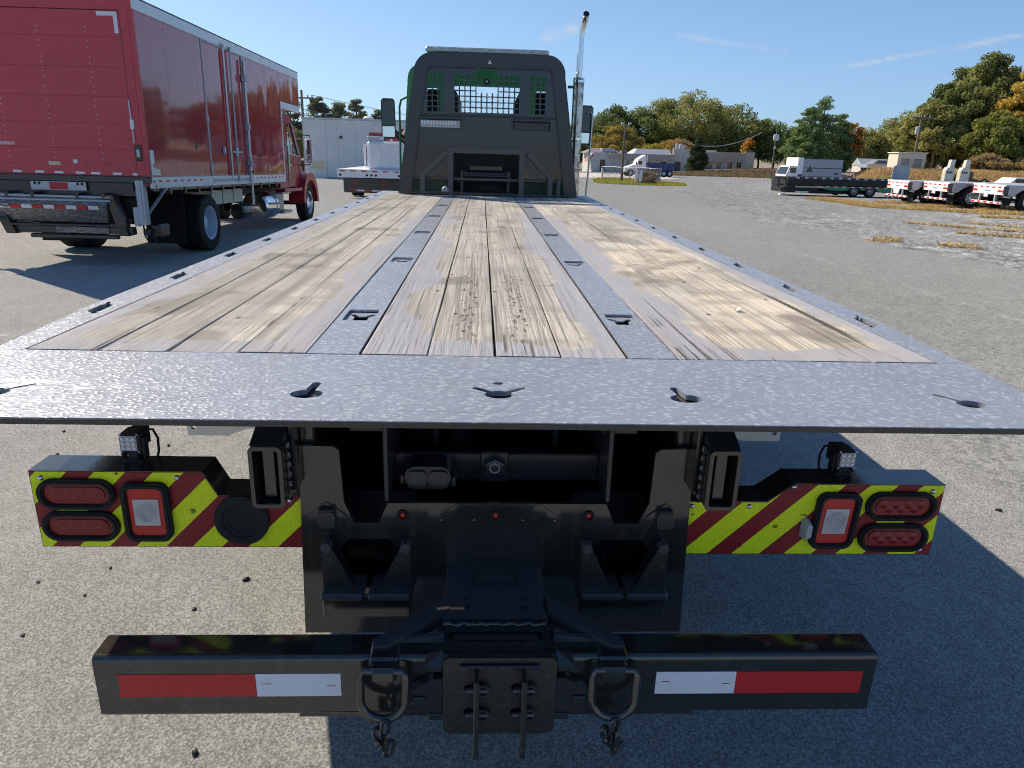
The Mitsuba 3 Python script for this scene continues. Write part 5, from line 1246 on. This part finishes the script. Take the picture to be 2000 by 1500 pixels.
# ---------------------------------------------------------------- right: low black and green trailer, white truck behind
lt = thing('lowbed_trailer', 'black low flatbed trailer with green lower frame and twin rear wheels', 'trailer')
with frame(move(19.1, 44.2, gh(20, 44), 1.2)):
    add('black_deck', [rb(0, 9.2, 0, 2.5, .66, 1.12, .02)], 'black_matte', lt)
    add('deck_edge', [rb(-.05, 9.2, -.03, .0, 1.03, 1.15, .01)], 'black_worn', lt)
    add('stake_pocket', [rb(.5 + .55 * q, .72 + .55 * q, -.06, -.031, 1.04, 1.17, .01) for q in range(15)], 'galv', lt)
    add('front_plate', [hull([(.0, -.02, .2), (1.6, -.02, .2), (.0, -.02, .659), (2.6, -.02, .659), (.0, 2.4, .2), (1.6, 2.4, .2), (.0, 2.4, .659), (2.6, 2.4, .659)])], 'black_matte', lt)
    add('copper_rail', rb(.5, 2.4, -.04, -.02, .52, .60, .01), 'beige_sticker', lt)
    g = Polygon([(1.8, .63), (8.6, .63), (8.6, .36), (6.0, .36)] + [(5.45 + .46 * math.cos(math.radians(a)), .30 + .33 * math.sin(math.radians(a))) for a in np.linspace(20, 160, 8)] + [(4.4 + .46 * math.cos(math.radians(a)), .30 + .33 * math.sin(math.radians(a))) for a in np.linspace(20, 160, 8)] + [(3.6, .38), (2.6, .40)])
    add('green_frame', ext_y(g.buffer(0), -.02, 2.4), 'green_side', lt)
    for q in range(22): add('tape', flat(1.95 + .27 * q, 2.2 + .27 * q, -.026, -.021, .575, .625), 'tape_red' if q % 2 else 'tape_white', lt)
    add('skid', rb(1.7, 5.9, .2, 2.3, .16, .36, .02), 'black_matte', lt)
    add('bumper_tape', [flat(.55, 1.4, -.05, -.03, .22, .30)], 'tape_white', lt)
    add('hitch', [rb(-.75, .0, .3, .5, 1.02, 1.10, .02), rb(-.55, -.1, .3, .6, .62, .70, .02), rb(-.5, -.38, .3, .5, .5, 1.05, .01), rb(-.3, .05, .2, .9, .36, .46, .02)], 'black_satin', lt)
    add('landing_foot', [rb(-.25, .1, .3, .6, .0, .12, .02), rb(6.6, 6.75, .1, .25, .0, .4, .02)], 'white_paint', lt)
    add('green_tail', rb(6.4, 9.0, .3, 2.2, .30, .50, .02), 'green_dark', lt)
    with frame(trimesh.transformations.rotation_matrix(math.pi / 2, [0, 0, 1])):
        for px in (4.4, 5.45):
            for yy, s in ((.12, -1), (2.35, 1)): wheel(lt, (yy, -px, .36), .36, .24, .21, s, n=24, mat='rim_grey')

wt = thing('box_body_truck', 'white cab-over truck with long grey box body behind the black trailer', 'truck')
with frame(move(25.7, 60, gh(27, 60), 4)):
    bx = add('box_body', rb(1.25, 4.75, 0, 2.2, 1.05, 2.45, .03), 'box_grey', wt)
    add('front_panel', rb(.75, 1.245, -.02, 2.2, 1.2, 2.55, .05), 'white_paint', wt)
    add('mid_groove', rb(1.3, 4.7, -.02, .005, 1.70, 1.77, .01), 'black_satin', bx)
    add('print_mark', [ext_y(Polygon([(1.45, 1.35), (1.75, 1.75), (1.85, 1.95), (1.95, 1.75), (2.1, 1.45), (2.15, 1.35), (1.9, 1.42), (1.7, 1.42)]), -.006, -.001), ext_y(Polygon([(4.0, 1.25), (4.45, 1.25), (4.4, 1.4), (4.05, 1.4)]), -.006, -.001)], 'black_satin', bx)
    add('under_frame', rb(.2, 4.7, .3, 1.9, .65, 1.04), 'black_matte', wt)
    ca = thing_part(wt, 'cab')
    add('shell', hull([(-.1, .1, .55), (.9, .1, .55), (-.15, .1, 1.15), (.15, .15, 1.85), (.9, .15, 1.9), (.74, .1, 1.2), (-.1, 2.0, .55), (.74, 2.0, .55), (-.15, 2.0, 1.15), (.15, 1.95, 1.85), (.74, 1.95, 1.9)]), 'white_paint', ca)
    add('window', rb(.2, .68, .085, .12, 1.3, 1.72, .02), 'glass_dark', ca)
    add('windscreen', hull([(-.165, .2, 1.2), (-.165, 1.9, 1.2), (.11, .25, 1.76), (.11, 1.85, 1.76), (-.15, .2, 1.2), (-.15, 1.9, 1.2)]), 'glass_dark', ca)
    with frame(trimesh.transformations.rotation_matrix(math.pi / 2, [0, 0, 1])):
        for px in (.5, 3.6):
            for yy, s in ((.2, -1), (2.0, 1)): wheel(wt, (yy, -px, .42), .42, .24, .24, s, n=20)

# ---------------------------------------------------------------- three white flatbed trailers, rear ends on
def trailer(x, y, label, mark):
    k = thing('flatbed_trailer', label, 'trailer', 'white flatbed trailers parked in a row')
    z = gh(x + 1, y)
    with frame(move(x, y, z, -5)):
        L = 11.0
        side = Polygon([(.02, .78), (.02, 1.17), (L, 1.17), (L, .92), (2.35, .92), (2.1, 1.0)] + [(1.15 + .80 * math.cos(math.radians(a)), .46 + .60 * math.sin(math.radians(a))) for a in np.linspace(35, 150, 12)] + [(.30, .70)])
        dk = add('deck', rb(.0, L, .03, 2.47, 1.08, 1.18, .01), 'trailer_grey', k)
        for yy in (0, 2.47): add('side_rail', ext_y(side.buffer(0), yy, yy + .03), 'trailer_grey', k)
        rs = add('rear_sill', [rb(-.05, .02, .0, 2.5, .74, 1.175, .012)], 'white_paint', k)
        for q in range(5): add('tape', flat(-.054, -.049, .28 + .46 * q, .50 + .46 * q, 1.03, 1.085), 'tape_red', rs)
        for yy in (.12, 2.05): add('tail_light', rb(-.062, -.049, yy, yy + .36, .86, .95, .01), 'lens_red_bright', rs)
        add('corner_notch', [rb(-.055, .12, -.02, .11, .76, 1.12, .01), rb(-.055, .12, 2.39, 2.52, .76, 1.12, .01)], 'black_satin', k)
        add('maker_print', [flat(-.0525, -.0495, 1.0 + .08 * q, 1.06 + .08 * q, .86, .93) for q in range(6)], 'sky_print', rs)
        for q in range(10): add('side_tape', flat(.75 + .9 * q, 1.05 + .9 * q, -.003, .0005, 1.03, 1.09), 'tape_red', k)
        if mark: add('licence_plate', hull([(-.07, .85, .80), (-.07, 1.65, .80), (-.07, 1.0, .50), (-.07, 1.5, .50), (-.052, .85, .80), (-.052, 1.65, .80), (-.052, 1.0, .50), (-.052, 1.5, .50)]), 'white_paint', k)
        else: add('licence_plate', rb(-.065, -.05, 1.15, 1.45, .62, .74, .005), 'tape_white', k)
        add('guard_post', [rb(-.03, .06, .62, .72, .42, .75, .01), rb(-.03, .06, 1.80, 1.90, .42, .75, .01)], 'galv', k)
        gb_ = add('guard_bar', rb(-.06, .03, .10, 2.42, .34, .44, .01), 'white_paint', k)
        for q in range(9): add('guard_tape', flat(-.064, -.059, .13 + .25 * q, .37 + .25 * q, .355, .43), 'tape_red' if (q + mark) % 2 == 0 else 'tape_white', gb_)
        add('mud_flap', [rb(.34, .36, .10, .68, .18, .80, .005), rb(.34, .36, 1.82, 2.40, .18, .80, .005)], 'mudflap', k)
        add('flap_weight', [rb(.325, .339, .12, .66, .62, .70, .005), rb(.325, .339, 1.84, 2.38, .62, .70, .005)], 'tape_white', k)
        add('frame', rb(.1, L, .95, 1.55, .68, 1.07), 'black_matte', k)
        add('axle', [cyl((px, .3, .5), (px, 2.2, .5), .06) for px in (1.15, 2.6)], 'black_matte', k)
        with frame(trimesh.transformations.rotation_matrix(math.pi / 2, [0, 0, 1])):
            for yy, s in ((.16, -1), (2.34, 1)): wheel(k, (yy, -1.15, .49), .49, .28, .29, s, dual=False, mat='rim_bright', spokes=8)
            for yy, s in ((.16, -1), (2.34, 1)): wheel(k, (yy, -2.6, .49), .49, .28, .29, s, mat='rim_bright', n=24)
        add('landing_leg', [rb(8.6, 8.75, .5, .65, .0, 1.05), rb(8.6, 8.75, 1.85, 2.0, .0, 1.05)], 'galv', k)


scene['sky_print'] = pr((.12, .30, .55), .5)
trailer(22.1, 36.0, 'leftmost white flatbed trailer of the row, with a shield shaped plate hanging below its sill', 1)
trailer(22.55, 33.4, 'middle white flatbed trailer of the row, its chrome wheel under the deck', 0)
trailer(22.95, 30.1, 'nearest and rightmost white flatbed trailer of the row, cut off by the picture edge', 0)

# ---------------------------------------------------------------- things behind the trailers
z = gh(27.3, 46)
k = thing('steel_panel', 'grey steel panel with rounded corners standing up behind the trailers', 'panel')
add('sheet', ext_y(rr(26.72, 27.85, z + .2, z + 2.02, .18), 46.0, 46.05), 'galv', k)
add('leg', [rb(26.85, 26.95, 46.06, 46.14, z - .05, z + 1.4), rb(27.6, 27.7, 46.06, 46.14, z - .05, z + 1.4)], 'galv', k)
for i, (x, l) in enumerate(((29.9, 'left one of two cream steel boom bases with a dark slot'), (30.9, 'right one of two cream steel boom bases with a dark slot'))):
    k = thing('boom_base', l, 'machine')
    z = gh(x, 45)
    add('foot', ext_y(Polygon([(x - .30, z + .5), (x + .30, z + .5), (x + .32, z + 1.75), (x + .22, z + 1.98), (x - .18, z + 1.98), (x - .28, z + 1.8)]), 45, 45.35), 'offwhite', k)
    add('mast', hull([(x - .02, 45.1, z + 1.9), (x + .26, 45.1, z + 1.9), (x + .04, 45.1, z + 2.45), (x + .32, 45.1, z + 2.45), (x - .02, 45.4, z + 1.9), (x + .26, 45.4, z + 1.9), (x + .04, 45.4, z + 2.45), (x + .32, 45.4, z + 2.45)]), 'offwhite', k)
    add('slot', [rb(x - .20 + .13 * q, x - .10 + .13 * q, 44.98, 45.01, z + 1.62, z + 1.74, .02) for q in range(3)], 'black_matte', k)
    add('decal', flat(x - .12, x - .05, 44.993, 44.9995, z + 1.05, z + 1.2), 'black_satin', k)
    add('base', rb(x - .32, x + .34, 45.0, 45.9, z, z + .5, .03), 'black_satin', k)
k = thing('scrap_machine', 'dark machine parts lying beside the right cream boom base', 'machine')
z = gh(32.5, 46)
add('engine', [rb(31.5, 32.2, 46, 46.6, z + .2, z + 1.75, .06), hull([(32.2, 46, z), (34.0, 46, z), (32.3, 46, z + 1.3), (33.6, 46, z + .9), (32.2, 46.8, z), (34.0, 46.8, z), (32.5, 46.8, z + 1.25)])], 'rust_steel', k)
add('hose', [tube([(32.2, 45.9, z + 1.0), (32.9, 45.85, z + 1.3), (33.5, 45.9, z + 1.0), (34.0, 45.9, z + .5)], .06, 8)], 'black_matte', k, smooth=40)
k = thing('white_car', 'white car nose showing behind the nearest trailer at the right edge', 'car')
with frame(move(31.2, 42.5, gh(32, 42.5), 0)):
    add('body', hull([(-.2, 0, .5), (3.8, 0, .5), (.0, 0, .95), (3.8, 0, 1.0), (-.2, 1.7, .5), (3.8, 1.7, .5), (.0, 1.7, .95), (3.8, 1.7, 1.0)]), 'white_paint', k)
    add('roof', hull([(.9, .1, 1.0), (3.4, .1, 1.0), (1.5, .2, 1.45), (2.9, .2, 1.45), (.9, 1.6, 1.0), (3.4, 1.6, 1.0), (1.5, 1.5, 1.45), (2.9, 1.5, 1.45)]), 'white_paint', k)
    add('window', rb(1.4, 2.9, .12, .16, 1.08, 1.38, .04), 'glass_dark', k)
    with frame(trimesh.transformations.rotation_matrix(math.pi / 2, [0, 0, 1])):
        for px in (.5, 3.1):
            for yy, s in ((.1, -1), (1.6, 1)): wheel(k, (yy, -px, .32), .32, .2, .2, s, n=20)
sh = thing('shed', 'cream block shed with two dark doors on the dry bank', 'shed')
sz = gh(43.5, 73)
with frame(move(42.3, 73, sz, -8)):
    g = sbox(0, -.3, 2.7, 1.7).difference(sbox(.35, -.3, 1.15, 1.2)).difference(sbox(1.55, -.3, 2.35, 1.2))
    add('wall', ext_y(g, 0, .2), 'offwhite', sh)
    add('side_wall', [flat(0, .2, .201, 2.5, -.3, 1.65), flat(2.5, 2.7, .201, 2.5, -.3, 1.65), flat(.2, 2.5, 2.3, 2.5, -.3, 1.65)], 'offwhite', sh)
    add('roof', rb(-.12, 2.82, -.15, 2.65, 1.7, 1.82, .02), 'offwhite', sh)
    for x in (.35, 1.55):
        d = add('door', rb(x, x + .8, .10, .14, -.3, 1.2, .01), 'fascia', sh)
        add('frame', [rb(x - .05, x, -.02, .08, -.3, 1.25), rb(x + .8, x + .85, -.02, .08, -.3, 1.25)], 'offwhite', d)
cr = thing('grey_car', 'silver grey car parked on top of the dry bank', 'car')
with frame(move(41.9, 78, gh(43, 78) - .05, 2)):
    add('body', hull([(-.1, 0, .3), (3.1, 0, .3), (.0, 0, .68), (3.1, 0, .72), (-.1, 1.7, .3), (3.1, 1.7, .3), (.0, 1.7, .68), (3.1, 1.7, .72)]), 'rim_grey', cr)
    add('roof', hull([(.6, .1, .7), (2.8, .1, .7), (1.2, .2, 1.12), (2.3, .2, 1.12), (.6, 1.6, .7), (2.8, 1.6, .7), (1.2, 1.5, 1.12), (2.3, 1.5, 1.12)]), 'rim_grey', cr)
    add('window', rb(1.1, 2.4, .12, .15, .76, 1.04, .03), 'glass_dark', cr)
    with frame(trimesh.transformations.rotation_matrix(math.pi / 2, [0, 0, 1])):
        for px in (.5, 2.5):
            for yy, s in ((.1, -1), (1.6, 1)): wheel(cr, (yy, -px, .3), .3, .2, .18, s, n=16)
gr = thing('greenhouse', 'long low shed with white roof far behind the grey car', 'building')
z = gh(62, 112)
with frame(move(58.8, 112, z, -2)):
    add('roof', ext_x(Polygon([(0, .75), (1.6, 1.75), (3.2, .75)]).intersection(sbox(-1, -1, 5, 3)), 0, 6.6), 'sheet_metal', gr)
    add('wall', rb(.1, 6.5, .1, 3.1, -.3, .74), 'wall_white', gr)
    add('end_trim', [bar((0, -.02, .72), (0, 1.6, 1.80), .08, .08), bar((6.6, -.02, .72), (6.6, 1.6, 1.80), .08, .08)], 'white_paint', gr)
wf = thing('board_fence', 'dark board fence along the top of the bank', 'fence')
for q in range(44):
    x = 36.2 + .2 * q
    z = gh(x, 81)
    add('board', rb(x, x + .18, 81 + .02 * (q % 3), 81.03 + .02 * (q % 3), z - .1, z + .85 + .08 * meshkit.noise(np.array([q * 1.7, 0, 0])), .004), 'twig', wf)
for q in range(7): add('post', rb(36.2 + 1.45 * q, 36.3 + 1.45 * q, 80.88, 80.98, gh(36 + 1.4 * q, 81) - .1, gh(36 + 1.4 * q, 81) + 1.0, .01), 'galv', wf)

# loose crumbs of stone and tar on the asphalt
for i, (x, y, s) in enumerate(((-.937, 1.154, .011), (-1.065, .969, .008), (-.816, .313, .010), (-1.493, 1.235, .006), (-1.498, 1.053, .006), (-2.31, 2.34, .009), (-2.46, 2.68, .009), (-1.78, 2.48, .012), (-1.716, 1.139, .007), (-1.584, .822, .007), (2.528, 1.756, .012), (2.65, 2.83, .012))):
    m = trimesh.creation.icosphere(1, 1.0)
    r = np.random.default_rng(i)
    m.vertices *= (1 + r.normal(0, .16, (len(m.vertices), 1))) * np.array([1.3, .8, .7]) * s
    m.apply_transform(trimesh.transformations.rotation_matrix(r.uniform(0, 6), [0, 0, 1]))
    m.apply_translation([x, y, gh(x, y) + .006 + .45 * s])
    tag(add('tar_crumb', m, 'black_matte'), 'small dark crumb lying loose on the pale asphalt', 'stone', 'crumbs on the asphalt')

# ---------------------------------------------------------------- trees
def tree(name, label, x, y, h, w, style, seed, c0, c1, n=9000, leaf=.35, base=.15, group=None, lift=0.0):
    r = np.random.default_rng(seed)
    z0 = gh(x, y) - .2
    k = thing(name, label, 'tree' if 'shrub' not in name else 'shrub', group)
    pine = style == 'pine'
    nb = {'oak': 110, 'pine': 120, 'cone': 60}[style]
    n = int(n * 1.5)
    cs, rs = [], []
    for i in range(nb):
        if style == 'oak':
            while True:
                q = r.uniform(-1, 1, 3)
                if .35 < np.linalg.norm(q) < 1: break
            zz = base + (1 - base) * (q[2] * .5 + .5)
            prof = math.sqrt(max(.05, 1 - ((zz - (base + .42)) / .62) ** 2))
            cs.append((q[0] * w * .5 * prof, q[1] * w * .5 * prof, zz * h * .95))
            rs.append(r.uniform(.07, .15) * w * (.7 + .3 * prof))
        elif pine:
            t = r.uniform(base, 1)
            rad = w * .5 * (min(1, (t - base) / .18 + .35)) * (1 - .78 * max(0, (t - .35) / .65) ** 1.3) * r.uniform(.3, 1.0)
            a = r.uniform(0, 2 * np.pi)
            cs.append((rad * math.cos(a), rad * math.sin(a), t * h))
            rs.append(r.uniform(.10, .19) * w * (1.1 - .6 * t))
        else:
            t = r.uniform(0, 1)
            rad = w * .36 * (1 - t ** 2.2) * r.uniform(.4, 1)
            a = r.uniform(0, 2 * np.pi)
            cs.append((rad * math.cos(a), rad * math.sin(a), (base + (1 - base) * t) * h))
            rs.append(w * .2 * (1 - .6 * t))
    cs, rs = np.array(cs), np.array(rs)
    p = np.array([x, y, z0])
    tr = [tube([p, p + (r.normal(0, .05) * w * .3, 0, h * .4), p + (r.normal(0, .05) * w, 0, h * (.93 if style != 'oak' else .75))], [max(.08, h * .022), h * .015, h * .004], 8)]
    for i in r.permutation(nb)[:18]:
        st = p + (0, 0, min(cs[i][2] * r.uniform(.45, .8), h * .7))
        mid = st * .5 + (p + cs[i]) * .5 + (0, 0, -.03 * h if style == 'oak' else 0)
        tr.append(tube([st, mid, p + cs[i]], [h * .008, h * .005, h * .002], 5))
    add('trunk', tr, 'twig', k)
    per = r.multinomial(n, rs ** 2 / (rs ** 2).sum())
    own = np.repeat(np.arange(nb), per)
    d = r.normal(size=(n, 3))
    d /= np.linalg.norm(d, axis=1, keepdims=True)
    rad = rs[own] * (r.uniform(.15, 1, n) ** .45) * (1 + .25 * (meshkit.noise(d * 2.2 + own[:, None] * 3.1) - .5))
    q = cs[own] + d * rad[:, None] * ([1, 1, .72] if not pine else [1.15, 1.15, .55])
    q += p
    u = r.normal(size=(n, 3))
    u /= np.linalg.norm(u, axis=1, keepdims=True)
    v = np.cross(u, r.normal(size=(n, 3)))
    v /= np.linalg.norm(v, axis=1, keepdims=True)
    s = leaf * r.uniform(.5, 1.2, n)[:, None]
    e = .55 if not pine else .3
    V = np.stack([q - u * s * .5, q + v * s * e * .5, q + u * s * .5, q - v * s * e * .5], 1).reshape(-1, 3)
    i4 = np.arange(n) * 4
    F = np.concatenate([np.stack([i4, i4 + 1, i4 + 2], 1), np.stack([i4, i4 + 2, i4 + 3], 1)])
    t = np.clip(.5 + .9 * (meshkit.fbm(cs[own] * .45 + seed, 2, 3) - .5) * 2 + r.normal(0, .18, n), 0, 1)[:, None]
    col = (np.array(c0) * (1 - t) + np.array(c1) * t) * 2.1
    add('crown', trimesh.Trimesh(V, F, process=False), 'foliage', k, color=np.repeat(np.clip(col, .004, .6), 4, 0))
    return k


G1, G2 = (.045, .068, .026), (.115, .14, .05)
O1, O2 = (.085, .098, .034), (.20, .195, .07)
Y1, Y2 = (.15, .125, .03), (.30, .20, .05)
P1, P2 = (.055, .085, .038), (.135, .18, .068)
# behind the low building
tree('oak_tree', 'big olive green oak towering over the middle of the low building', 51.0, 182, 17.6, 21, 'oak', 1, O1, O2, 17000, .62)
tree('oak_tree', 'dark green oak behind the right half of the low building', 62.0, 186, 15.6, 18, 'oak', 2, G1, O2, 13000, .6)
tree('oak_tree', 'rounded dark tree left of the big olive oak', 41.0, 184, 15.8, 15, 'oak', 3, G1, G2, 11000, .58)
tree('oak_tree', 'tall dark tree behind the yellowing tree', 33.5, 186, 15.8, 14, 'oak', 4, G1, G2, 11000, .58)
tree('oak_tree', 'grey green tree beside the exhaust stack', 27.0, 192, 13.5, 12, 'oak', 5, G1, O2, 9000, .58)
tree('oak_tree', 'green tree farthest left of the row, partly behind the exhaust stack', 20.5, 176, 8.2, 11, 'oak', 25, G1, G2, 8000, .5)
tree('yellow_tree', 'yellowing broad tree right of the exhaust stack', 30.5, 168, 10.6, 11, 'oak', 6, (.11, .10, .03), (.24, .18, .05), 11000, .5)
tree('yellow_tree', 'small green yellow tree above the flat roof units', 36.5, 163, 6.6, 8, 'oak', 7, (.08, .10, .022), (.20, .18, .04), 6500, .42)
tree('yellow_tree', 'low orange yellow tree in front of the dark oaks', 43.0, 163, 7.2, 8.5, 'oak', 8, (.11, .09, .03), (.30, .19, .05), 6500, .42)
tree('orange_tree', 'slim bright orange tree above the right end of the low building', 58.0, 160, 7.6, 3.0, 'oak', 9, (.28, .13, .03), (.42, .20, .05), 2600, .34)
tree('oak_tree', 'dark gap tree between the oaks and the pines', 69.0, 182, 12.4, 11, 'oak', 10, G1, G2, 8000, .55)
# pines
for i, (x, y, h, w, l) in enumerate(((60.8, 140, 8.6, 6.5, 'young pine left in the pine group beside the mast'), (64.6, 146, 12.0, 7.5, 'bushy pine second from left in the pine group'), (69.0, 150, 14.6, 9.5, 'tallest dark pine of the group behind the white truck'), (74.0, 152, 11.5, 7, 'dark pine at the right end of the pine group'))):
    tree('pine_tree', l, x, y, h, w, 'pine', 20 + i, P1, P2, 9500, .6, .04)
tree('orange_tree', 'orange tinged tree just right of the tallest pine', 77.5, 154, 11.0, 5.5, 'oak', 28, (.12, .08, .025), (.26, .14, .04), 5000, .45)
# middle right
for i, (x, y, h, w, l, a, b) in enumerate(((84.0, 160, 9.4, 11, 'rounded olive tree behind the white roofed shed', O1, O2), (93.0, 160, 13.2, 14, 'broad green tree left of the right utility pole', O1, O2), (101.5, 158, 12.6, 12, 'green tree behind the right utility pole', G1, O2), (76.0, 190, 12.0, 14, 'distant dark tree in the dip of the skyline', G1, G2), (108.0, 160, 15.0, 14, 'dark tree right of the utility pole', G1, G2))):
    tree('round_tree', l, x, y, h, w, 'oak', 40 + i, a, b, 9500, .55)
# tall trees on the right edge
for i, (x, y, h, w, l, a, b, n) in enumerate(((52.0, 84, 8.2, 7.5, 'smaller green tree at the left of the tall right-hand trees', O1, O2, 14000), (55.5, 86, 11.2, 8.0, 'green tree rising in the middle of the right-hand trees', G1, O2, 16000), (58.8, 86, 14.4, 9.0, 'tallest green tree at the right picture edge', G1, O2, 18000), (60.5, 80, 12.8, 7.0, 'yellow orange tree at the right picture edge', (.13, .10, .03), (.33, .22, .05), 12000), (57.0, 79, 7.0, 7.5, 'leafy green tree low in front of the right-hand trees', O1, (.15, .16, .04), 13000), (61.5, 76.5, 6.0, 5.5, 'bright yellow green sapling at the right picture edge', (.16, .17, .03), (.32, .27, .05), 7000))):
    tree('tall_tree', l, x, y, h, w, 'oak', 60 + i, a, b, n, .42, .06)
for i, (x, y, h, w, l) in enumerate(((53.0, 74.5, 2.2, 4.5, 'tangled dry brush left below the right-hand trees'), (57.8, 74.0, 2.4, 4.5, 'tangled dry brush right below the right-hand trees'))):
    tree('brush_shrub', l, x, y, h, w, 'oak', 80 + i, (.12, .09, .05), (.22, .17, .08), 6000, .3, .0)
for i, (x, y, h, w, l) in enumerate(((38.5, 67.5, 1.1, 2.6, 'green weed shrub on the bank left of the cream boom bases'), (45.5, 68.5, 1.3, 2.4, 'green weed shrub on the bank right of the shed'))):
    tree('weed_shrub', l, x, y, h, w, 'oak', 84 + i, (.10, .11, .03), (.20, .20, .06), 2500, .2, .0)
# conical shrub by the low building
tree('conical_shrub', 'dense dark conical evergreen standing before the low building', 41.3, 140, 6.4, 5.2, 'cone', 90, (.022, .034, .018), (.06, .07, .03), 12000, .30, .0)
# dry bush on the grass island
tree('island_shrub', 'leafless grey brown bush beside the marker posts', 14.2, 61.6, 1.5, 1.7, 'oak', 91, (.14, .11, .08), (.22, .18, .12), 1800, .16, .0)
# left, behind the grey building and the box truck cab
for i, (x, y, h, w, l) in enumerate(((-29.0, 96, 7.6, 7.0, 'pine seen through the gap under the box truck attic'), (-24.2, 95, 7.4, 6.0, 'pine just right of the box truck attic'), (-21.2, 97, 7.9, 5.6, 'pine above the left end of the grey building'), (-18.4, 96, 7.2, 5.4, 'bushy pine left of middle in the row above the grey building'), (-16.2, 97, 7.7, 4.6, 'slender pine in the middle of the row above the grey building'), (-13.6, 99, 6.6, 5.0, 'low pine at the right of the row above the grey building'), (-8.6, 104, 6.0, 3.2, 'single small pine tip beyond the grey roof'))):
    tree('pine_tree', l, x, y, h + 1.0, w, 'pine', 100 + i, (.05, .06, .04), (.13, .135, .085), 5600, .5, .2)
for i, (x, y, h, w, l) in enumerate(((-24.5, 78, 6.6, 6.0, 'dark tree behind the box truck windscreen'), (-19.4, 76, 4.6, 4.6, 'dark tree close beside the left corner of the grey building'))):
    tree('round_tree', l, x, y, h, w, 'oak', 110 + i, G1, (.10, .105, .06), 5000, .4, .0)
